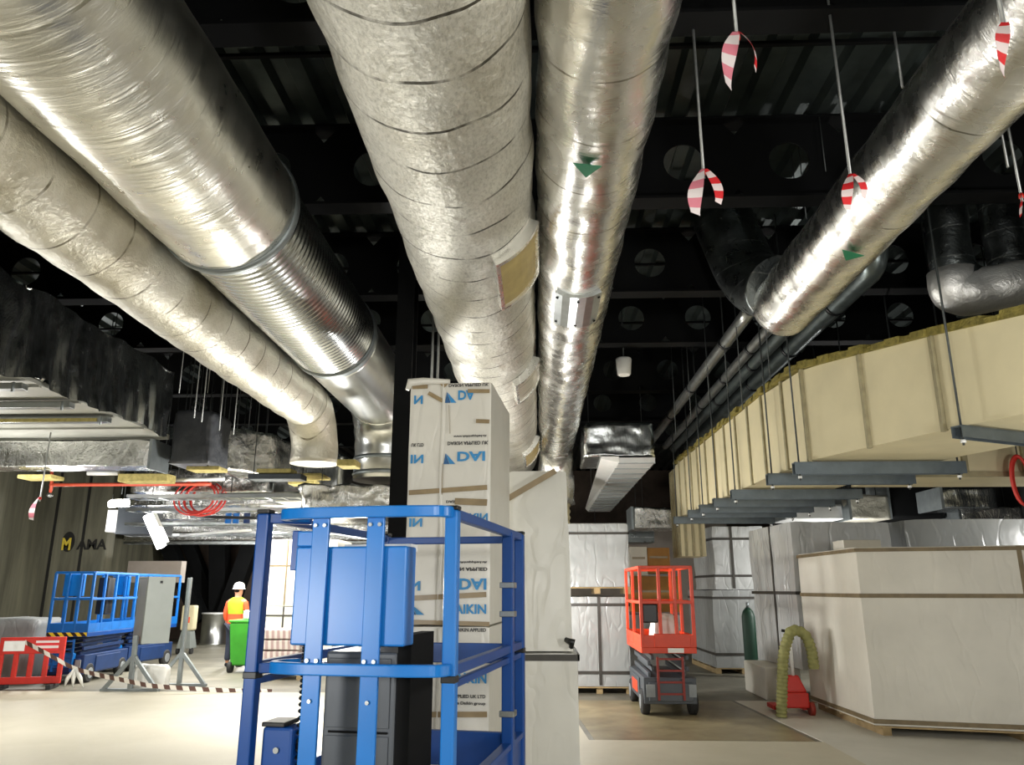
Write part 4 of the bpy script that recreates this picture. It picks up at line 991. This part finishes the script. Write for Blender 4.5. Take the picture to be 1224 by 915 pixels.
for i, lb in enumerate(('bottom sack', 'second sack up', 'third sack up', 'top sack')):
    z = .13 + .2 * i; ox = random.uniform(-.05, .05)
    s = thing('printed_sack', lb + ' of the striped sack pile behind the foreground lift', 'sack', (-5.1, 15.9, z), 0, 'striped sack pile')
    blob_box([(-5.6 + ox, 15.55), (-4.65 + ox, 15.55), (-4.65 + ox, 16.3), (-5.6 + ox, 16.3)], z + .012, z + .19, 10, .012, 4, .05, seed=60 + i).build('sack', 'bag', s)

# ------------------------------------------------------------------ worker
P0 = Vector((at(277, 795, 17.9).x, 17.9, 0)); 
def skin_obj(name, verts, edges, mat, parent, root=0, sub=2):
    me = bpy.data.meshes.new(name); me.from_pydata([v[:3] for v in verts], edges, []); me.update()
    o = bpy.data.objects.new(name, me); COL.objects.link(o); me.materials.append(M[mat])
    sk = o.modifiers.new('skin', 'SKIN'); sk.use_smooth_shade = True
    layer = me.skin_vertices[0] if me.skin_vertices else None
    if layer is None:
        bm = bmesh.new(); bm.from_mesh(me); bm.verts.layers.skin.verify(); bm.to_mesh(me); bm.free(); layer = me.skin_vertices[0]
    for i, v in enumerate(verts):
        r = v[3]; layer.data[i].radius = (r, v[4] if len(v) > 4 else r); layer.data[i].use_root = (i == root)
    s_ = o.modifiers.new('sub', 'SUBSURF'); s_.levels = sub; s_.render_levels = sub
    if parent is not None: o.parent = parent; PM[o.name] = PM[parent.name]
    return o
w = thing('person', 'person in white helmet and yellow orange vest standing beside the green bin', 'person', P0, math.radians(-12))
V = []; E_ = []
def vx(x, y, z, r, ry=None, par=None):
    V.append((x, y, z, r, ry if ry else r)); i = len(V) - 1
    if par is not None: E_.append((par, i))
    return i
pel = vx(0, 0, .95, .15, .11); sp = vx(0, .0, 1.12, .14, .10, pel); ch = vx(0, -.01, 1.34, .17, .11, sp); nk = vx(0, 0, 1.50, .06, .06, ch); hd0 = vx(0, .02, 1.58, .075, .085, nk); hd = vx(0, .03, 1.68, .085, .1, hd0); hd2 = vx(0, .02, 1.76, .06, .07, hd)
nose = vx(0, .12, 1.65, .014, .014, hd)
for sx in (-1, 1): vx(sx * .088, .01, 1.65, .014, .02, hd)
for sx in (-1, 1):
    sh = vx(sx * .2, 0, 1.42, .065, .065, ch); elb = vx(sx * .27, .0 if sx < 0 else -.02, 1.14, .045, .045, sh); wr_ = vx(sx * .26, .14 if sx > 0 else .06, .93, .03, .03, elb); pa = vx(sx * .26, .18 if sx > 0 else .09, .87, .034, .022, wr_)
    for k, (fx, L) in enumerate(((-.03, .065), (-.01, .075), (.01, .07), (.03, .055))):
        f1 = vx(sx * .26 + fx, (.2 if sx > 0 else .1), .83, .010, .010, pa); vx(sx * .26 + fx, (.2 if sx > 0 else .1) + .012, .83 - L * .7, .008, .008, f1)
    th_ = vx(sx * .26 - sx * .04, (.22 if sx > 0 else .13), .86, .011, .011, pa); vx(sx * .26 - sx * .05, (.24 if sx > 0 else .15), .82, .009, .009, th_)
    hip = vx(sx * .1, 0, .88, .1, .1, pel); kn_ = vx(sx * .12, .02, .5, .062, .062, hip); an = vx(sx * .13, 0, .1, .042, .042, kn_); vx(sx * .14, .14, .045, .042, .035, an)
body = skin_obj('body', V, E_, 'skin', w)
V = []; E_ = []
pel = vx(0, 0, .96, .165, .125)
for sx in (-1, 1):
    hip = vx(sx * .1, 0, .86, .115, .115, pel); kn_ = vx(sx * .12, .02, .5, .082, .082, hip); an = vx(sx * .13, 0, .12, .07, .07, kn_)
skin_obj('trousers', V, E_, 'trouser', w)
for sx in (-1, 1):
    V = []; E_ = []; a_ = vx(sx * .13, -.03, .06, .06); vx(sx * .14, .1, .05, .055, .05, a_); vx(sx * .145, .19, .04, .04, .035, 1)
    skin_obj('boot', V, E_, 'black_gloss', w)
def torso(z0, z1, k, nm, mt):
    mb = MB(); rings = [(.93, .185, .14), (1.1, .18, .135), (1.25, .2, .14), (1.38, .215, .14), (1.46, .17, .11), (1.5, .1, .085)]; vs = []; rs = []
    zs = [z0 + (z1 - z0) * i / 10 for i in range(11)]
    for z in zs:
        for j in range(len(rings) - 1):
            if rings[j][0] <= z <= rings[j + 1][0]:
                q = (z - rings[j][0]) / (rings[j + 1][0] - rings[j][0]); rs.append([rings[j][m] + (rings[j + 1][m] - rings[j][m]) * q for m in (1, 2)]); break
        else: rs.append([.1, .085])
    for z, (a, b) in zip(zs, rs): vs += [(a * k * math.cos(2 * PI * t / 28), b * k * math.sin(2 * PI * t / 28), z) for t in range(28)]
    mb.add(vs, [(i * 28 + t, i * 28 + (t + 1) % 28, (i + 1) * 28 + (t + 1) % 28, (i + 1) * 28 + t) for i in range(10) for t in range(28)], True)
    return mb.build(nm, mt, w, local=True)
torso(1.13, 1.5, 1.02, 'vest', 'hiviz'); torso(.93, 1.14, 1.05, 'vest_hem', 'hiviz_o')
for sx in (-1, 1):
    V = []; E_ = []; a_ = vx(sx * .19, 0, 1.43, .08); b_ = vx(sx * .27, -.01, 1.14, .06, .06, a_); vx(sx * .262, .09 if sx > 0 else .04, .98, .048, .048, b_)
    skin_obj('sleeve', V, E_, 'hiviz_o', w)
mb = MB(); vs = []; N = 28; prof = [(.155, .0), (.13, .012), (.128, .03), (.125, .07), (.1, .12), (.06, .145), (.015, .155)]
for r_, z_ in prof: vs += [(r_ * .92 * math.cos(2 * PI * t / N), .02 + r_ * 1.08 * math.sin(2 * PI * t / N), 1.68 + z_) for t in range(N)]
mb.add(vs, [(i * N + t, i * N + (t + 1) % N, (i + 1) * N + (t + 1) % N, (i + 1) * N + t) for i in range(len(prof) - 1) for t in range(N)], True); mb.build('helmet', 'white', w, local=True)
V = []; E_ = []; vx(0, -.06, 1.60, .06, .05); vx(0, -.045, 1.67, .085, .06, 0); skin_obj('hair', V, E_, 'black', w)

# ------------------------------------------------------------------ services over the far left bay
def tray(y, x0, x1, z, label, w=.4):
    s = thing('cable_tray', label, 'cable tray', ((x0 + x1) / 2, y, z), 0, 'cable trays over the left bay')
    mb = MB().box(x0, x1, y - w / 2, y - w / 2 + .01, z, z + .06); mb.box(x0, x1, y + w / 2 - .01, y + w / 2, z, z + .06); x = x0
    mb.build('side_rail', 'galv', s); mb = MB()
    while x < x1: mb.box(x, x + .03, y - w / 2, y + w / 2, z, z + .012); x += .25
    mb.build('rung', 'galv', s)
    mb = MB()
    for k in range(5):
        yy = y - w * .35 + w * .17 * k; mb.tube([(xx, yy + .02 * math.sin(xx * 3 + k), z + .03) for xx in [x0 + (x1 - x0) * i / 20 for i in range(21)]], .016, 8)
    mb.build('cable_run', ('black_gloss', 'lagging_pale', 'red')[int(y * 3) % 2], s)
tray(12.45, -6.66, -3.4, 3.10, 'nearest cable tray across the left bay, below the silver wrapped duct')
tray(14.6, -7.81, -4.75, 3.10, 'second cable tray back across the left bay')
tray(17.2, -9.20, -4.75, 3.05, 'third cable tray back across the left bay')
tray(20.0, -10.70, -2.6, 3.0, 'fourth cable tray back across the left bay')
tray(22.6, -12.09, -2.6, 2.95, 'farthest cable tray across the left bay')
for i, (y0, y1, z, m, lb) in enumerate(((13.1, 14.2, 3.3, 'foil_crumple', 'crinkled silver duct across the left bay, nearest of five'), (15.1, 16.7, 3.28, 'foil_crumple', 'crinkled silver duct across the left bay, second of five'), (17.7, 19.4, 3.22, 'foil_crumple', 'crinkled silver duct across the left bay, third of five'), (20.5, 22.2, 3.15, 'foil_crumple', 'crinkled silver duct across the left bay, fourth of five'), (23.2, 25.0, 3.1, 'foil_crumple', 'crinkled silver duct across the left bay, farthest of five'))):
    s = thing('ceiling_duct', lb, 'duct', (-6, y0, z), 0, 'ducts across the left bay')
    blob_box([(-.54 * y0, y0), (-4.7 if i < 2 else -2.4, y0), (-4.7 if i < 2 else -2.4, y1), (-.54 * y0, y1)], z, z + .4, 22, .06, 2.0, .05, seed=70 + i).build('foil_wrap', m, s)
def xpipe(px0, py0, px1, py1, Y, r, mat, label, name='service_pipe', cat='pipe', Y2=None):
    a, b = at(px0, py0, Y), at(px1, py1, Y2 or Y); s = thing(name, label, cat, (a + b) / 2)
    MB().tube(dense(a, b, .4), r, 14).build('pipe', mat, s)
    return s
s = xpipe(60, 580, 252, 579, 12.0, .028, 'red_pipe', 'red sprinkler pipe running level in front of the concrete wall', 'sprinkler_pipe')
a = at(62, 562, 12.0); b = at(60, 589, 12.0)
MB().tube([a, at(62, 580, 12.0), b], [.025, .028, .022], 12).build('drop', 'red_pipe', s); MB().tube([b, b + Vector((0, 0, -.05)), b + Vector((0, 0, -.07))], [.022, .05, .03], 12).build('sprinkler_head', 'lagging_pale', s)
xpipe(205, 574, 268, 573, 11.9, .03, 'white', 'white pipe just above the red cable coil'); xpipe(262, 592, 380, 590, 12.6, .03, 'lagging_pale', 'pale pipe reaching right from the red cable coil')
xpipe(105, 566, 142, 566, 11.6, .035, 'white', 'short white batten fixed above the red sprinkler pipe', 'batten', 'batten')
xpipe(150, 578, 245, 597, 14.2, .028, 'black_gloss', 'black cable slung across the left bay behind the red pipe', 'slung_cable', 'cable'); xpipe(228, 618, 320, 620, 15.5, .03, 'black_gloss', 'black pipe below the red coil leading to the blue lift'); xpipe(215, 640, 300, 634, 18.5, .03, 'white', 'pale pipe above the black raking steelwork')
for (x0, x1, y0, y1, Y, m, lb, nm) in ((296, 360, 566, 573, 10.85, 'charcoal', 'dark channel below the silver wrapped duct with yellow wool on it', 'channel_strut'), (20, 62, 567, 572, 10.4, 'wool_yellow', 'yellow insulation strip under the crossing foil duct at extreme left', 'insulation_strip'), (140, 200, 566, 576, 11.5, 'wool_yellow', 'yellow insulation strip above the red sprinkler pipe', 'insulation_strip'), (222, 262, 557, 562, 9.9, 'wool_yellow', 'yellow insulation strip below the dark grey wrapped box', 'insulation_strip'), (306, 348, 560, 565.5, 10.87, 'wool_yellow', 'yellow insulation strip resting on the dark channel', 'insulation_strip'), (344, 376, 573, 579, 12.0, 'wool_yellow', 'yellow insulation strip right of the dark channel', 'insulation_strip'), (402, 425, 549, 557, 9.3, 'wool_yellow', 'yellow wool ring at the mouth of the stained foil duct elbow', 'insulation_strip')):
    a, b = at(x0, y1, Y), at(x1, y0, Y); mb = MB().box(a.x, b.x, Y, Y + .3, a.z, b.z - .002)
    o = tag(mb.build(nm, m, bevel=.01), lb, 'strip' if 'strip' in nm else 'channel')
    if 'strip' in nm: MB().cyl(((a.x + b.x) / 2, Y + .15, b.z - .01), ((a.x + b.x) / 2, Y + .15, b.z + .03), .01, 8).build('mounting_clip', 'rod_dark', o)
# red cable coil
c = at(241, 596, 13.0); s = thing('cable_coil', 'red cable coiled and hung under the left bay ceiling', 'cable', c)
for k in range(7):
    r_ = .30 + random.uniform(-.05, .03); ph = random.uniform(-.3, .3)
    MB().tube([c + Vector((r_ * 1.05 * math.cos(t * PI / 16) + .02 * k - .06, .05 * k - .15 + .08 * math.sin(t * PI / 16 + ph), r_ * .95 * math.sin(t * PI / 16))) for t in range(32)], .014, 8, closed=True).build('loop', 'coil_red', s)
for i, px in enumerate((275, 284, 297)):
    a = at(px, 600, 16.0); s = thing('blue_valve', ('left', 'middle', 'right')[i] + ' one of three blue cylinders under the ceiling beside the lift post', 'valve', (a.x, 16, a.z - .4))
    MB().cyl((a.x, 16, at(px, 626, 16).z), (a.x, 16, a.z + .2), .065, 16).build('barrel', 'blue_lift' if i != 2 else 'navy', s); MB().cyl((a.x, 16, at(px, 612, 16).z), (a.x, 16, at(px, 610, 16).z), .075, 16).build('collar', 'white', s)
def lamp(p, q, r, label):
    s = thing('tube_light', label, 'light', (Vector(p) + Vector(q)) / 2)
    MB().tube([p, q], r, 14).build('tube', 'lamp', s)
    up = Vector((0, 0, 1)); d_ = (Vector(q) - Vector(p)).normalized()
    MB().bar(Vector(p) + Vector((0, r * 1.3, r)), Vector(q) + Vector((0, r * 1.3, r)), r * 2.4, r * .8).build('fitting_body', 'white', s)
    MB().cyl(Vector(p) + Vector((0, r * 1.3, r)), (p[0], p[1] + r * 1.3, 3.6), .008, 6).build('suspension_wire', 'rod', s)
lamp(at(177, 617, 15.4), at(193, 654, 15.4), .095, 'bright slanting tube light glaring in front of the raking steelwork')
lamp(at(131, 603, 15.8), at(154, 602, 15.8), .07, 'short level tube light at the end of the concrete wall')
lamp(at(198, 616, 19.0), at(222, 611, 19.0), .05, 'small tube light just below the red cable coil')
a = at(150, 620, 17.5)
s = thing('air_box', 'dark grey air handling box beside the glaring tube light', 'box', (a.x, 17.5, a.z - .3))
MB().box(a.x - .2, a.x + .75, 17.5, 18.3, a.z - .35, a.z + .35).build('casing', 'charcoal', s, bevel=.01); MB().box(a.x - .45, a.x - .2, 17.52, 18.2, a.z - .3, a.z + .2).build('white_outlet', 'white', s, bevel=.01)

# ------------------------------------------------------------------ services under the beige duct, right
for (x0, x1, y0, y1, Y, m, lb, nm, d_) in ((936, 1006, 603, 621, 15.5, 'white_sheet', 'white boxed duct under the beige duct above the wrapped units', 'boxed_duct', 1.0), (1016, 1062, 592, 621, 15.5, 'foil_tan', 'tan foil elbow duct under the beige duct above the wrapped units', 'foil_box', .8), (1064, 1124, 575, 620, 16.0, 'black', 'black lined duct box under the beige duct', 'black_box', 1.0), (1126, 1190, 583, 608, 14.5, 'foil_dark', 'dark crinkled foil duct under the beige branch at right', 'foil_box', .9), (1147, 1224, 606, 624, 15.6, 'foil_crumple', 'bright crinkled foil duct at far right above the wrapped unit', 'foil_box', .8), (962, 1060, 580, 592, 17.3, 'foil_dark', 'dark foil duct crossing just below the bracket channels', 'foil_box', 1.0)):
    a, b = at(x0, y1, Y), at(x1, y0, Y); s = thing(nm, lb, 'duct', ((a.x + b.x) / 2, Y, a.z))
    blob_box([(a.x, Y), (b.x, Y), (b.x, Y + d_), (a.x, Y + d_)], a.z, b.z, 10, .04 if 'foil' in m else .003, 2.5, .03).build('casing', m, s)
    MB().box(a.x - .01, a.x + .04, Y - .03, Y + d_, a.z - .01, b.z + .01).build('flange', 'galv_dull', s)
c = at(1220, 574, 9.0); s = thing('hose_reel', 'red hose coil hanging at the far right below the beige branch', 'hose reel', c)
for k in range(4): MB().tube([c + Vector((.1 * math.cos(t * PI / 14) + .03 * k, .04 * k, .28 * math.sin(t * PI / 14) )) for t in range(28)], .018, 8, closed=True).build('loop', 'coil_red', s)
s = thing('ceiling_duct', 'grey crinkled duct at far centre between the white ribbed duct and the beige duct', 'duct', (2.9, 18, 3))
blob_box([(2.15, 18.0), (3.5, 18.0), (3.5, 18.9), (2.15, 18.9)], 3.02, 3.5, 12, .05, 2.4, .05, seed=91).build('foil_wrap', 'foil_crumple', s)
MB().box(2.12, 2.18, 17.96, 18.92, 3.0, 3.52).build('flange', 'galv_dull', s)
s = thing('white_ceiling_box', 'pale box duct low at far centre behind the white ribbed duct', 'duct', (1.5, 20, 3))
MB().box(1.3, 3.0, 20.5, 21.5, 2.85, 3.35).build('casing', 'foil_shade', s, bevel=.01)

# ------------------------------------------------------------------ suspension of what hangs
def hang(o, pts, ztop=5.95, r=.007):
    for (x, y, z) in pts: MB().cyl((x, y, z), (x, y, ztop), r, 6).build('hanger', 'rod_dark', o)
bpy.context.view_layer.update()
for o in list(S.objects):
    if o.parent is not None or not o.get('category'): continue
    if o.name.split('.')[0] in ('batten', 'service_pipe', 'channel_strut', 'black_box', 'boxed_duct', 'foil_box', 'sprinkler_pipe', 'blue_valve', 'cable_coil', 'tube_light', 'slung_cable', 'cross_duct', 'wrapped_damper', 'silver_duct', 'dark_duct', 'crumpled_plenum', 'cable_tray', 'ceiling_duct', 'foil_duct', 'air_box', 'hose_reel', 'white_ceiling_box', 'transition_duct', 'white_duct'):
        ps = [c for c in o.children if c.type == 'MESH'] + ([o] if o.type == 'MESH' else [])
        W_ = [c.matrix_world @ Vector(b) for c in ps for b in c.bound_box]
        xs = [v.x for v in W_]; ys = [v.y for v in W_]; zs = [v.z for v in W_]
        ym = (min(ys) + max(ys)) / 2; xm = (min(xs) + max(xs)) / 2; zt = max(zs) - .01
        if o.name.startswith('foil_duct'): hang(o, [(bx, 7.0, bz + .29), (bx, 9.0, bz + .29)])
        elif o.name.startswith('crumpled'): hang(o, [(-3.2, 11.25, 3.05)])
        elif o.name.startswith(('tube_light', 'blue_valve', 'cable_coil', 'hose')): hang(o, [(xm, ym, zt)])
        else: hang(o, [(min(xs) + (max(xs) - min(xs)) * k, ym, zt) for k in ((.1, .45) if o.name.startswith('cable_tray') else (.03, .97) if o.name.startswith('channel') else (.12, .88))])

# ------------------------------------------------------------------ light
def area(name, loc, rot, sx, sy, power, col=(1, .97, .9), spread=PI):
    l = bpy.data.lights.new(name, 'AREA'); l.shape = 'RECTANGLE'; l.size = sx; l.size_y = sy; l.energy = power; l.color = col; l.spread = spread
    o = bpy.data.objects.new(name, l); COL.objects.link(o); o.location = loc; o.rotation_euler = rot; return o
def point(name, loc, power, r=.1):
    l = bpy.data.lights.new(name, 'POINT'); l.energy = power; l.shadow_soft_size = r; l.color = (1, .985, .95)
    o = bpy.data.objects.new(name, l); COL.objects.link(o); o.location = loc; return o
point('tower_light_near', (-2.6, .9, 1.5), 170, .3)
point('tower_light_left', (-7.6, 9.3, 2.2), 300, .3)
point('tower_light_mid', (-2.75, 11.4, 1.62), 500, .25)
point('fill_light_crate_side', (.2, 11.9, 1.5), 130, .12)  # unseen lamp, added to brighten the crate's left face
point('fill_light_far_right', (8.0, 11.2, 2.45), 60, .2)  # added out of view, brightens the foil fronts at far right
point('fill_light_right', (3.6, 2.5, 2.0), 260, .3)  # unseen fill added for the right floor and crate
point('fill_light_crate_front', (5.3, 5.4, 1.2), 60, .3)  # extra low fill out of view, added for the crate front
point('fill_light_behind', (.3, -2.5, 2.3), 520, .3)  # added fill behind the camera, lights the lift and stack fronts
point('bay_light_right', (6.2, 15.6, 2.0), 220, .2)
point('fill_light_wall', (-10.6, 16.8, 2.6), 160, .15)  # added light with no fitting, brightens the concrete wall
point('fill_light_back', (-8.0, 23.0, 2.3), 420, .15)  # added light with no fitting, brings up the back wall of the bay
area('bay_light', (-6.5, 17, 2.9), (0, 0, 0), 4, 5, 600)
wd = bpy.data.worlds.new('world'); S.world = wd; wd.use_nodes = True
wd.node_tree.nodes['Background'].inputs[0].default_value = (.8, .9, 1, 1); wd.node_tree.nodes['Background'].inputs[1].default_value = .0
S.view_settings.view_transform = 'Standard'; S.view_settings.look = 'None'; S.view_settings.exposure = 0.0; S.view_settings.gamma = 1; S.view_settings.use_curve_mapping = False
S.cycles.use_denoising = True; S.cycles.max_bounces = 8; S.cycles.sample_clamp_indirect = 6
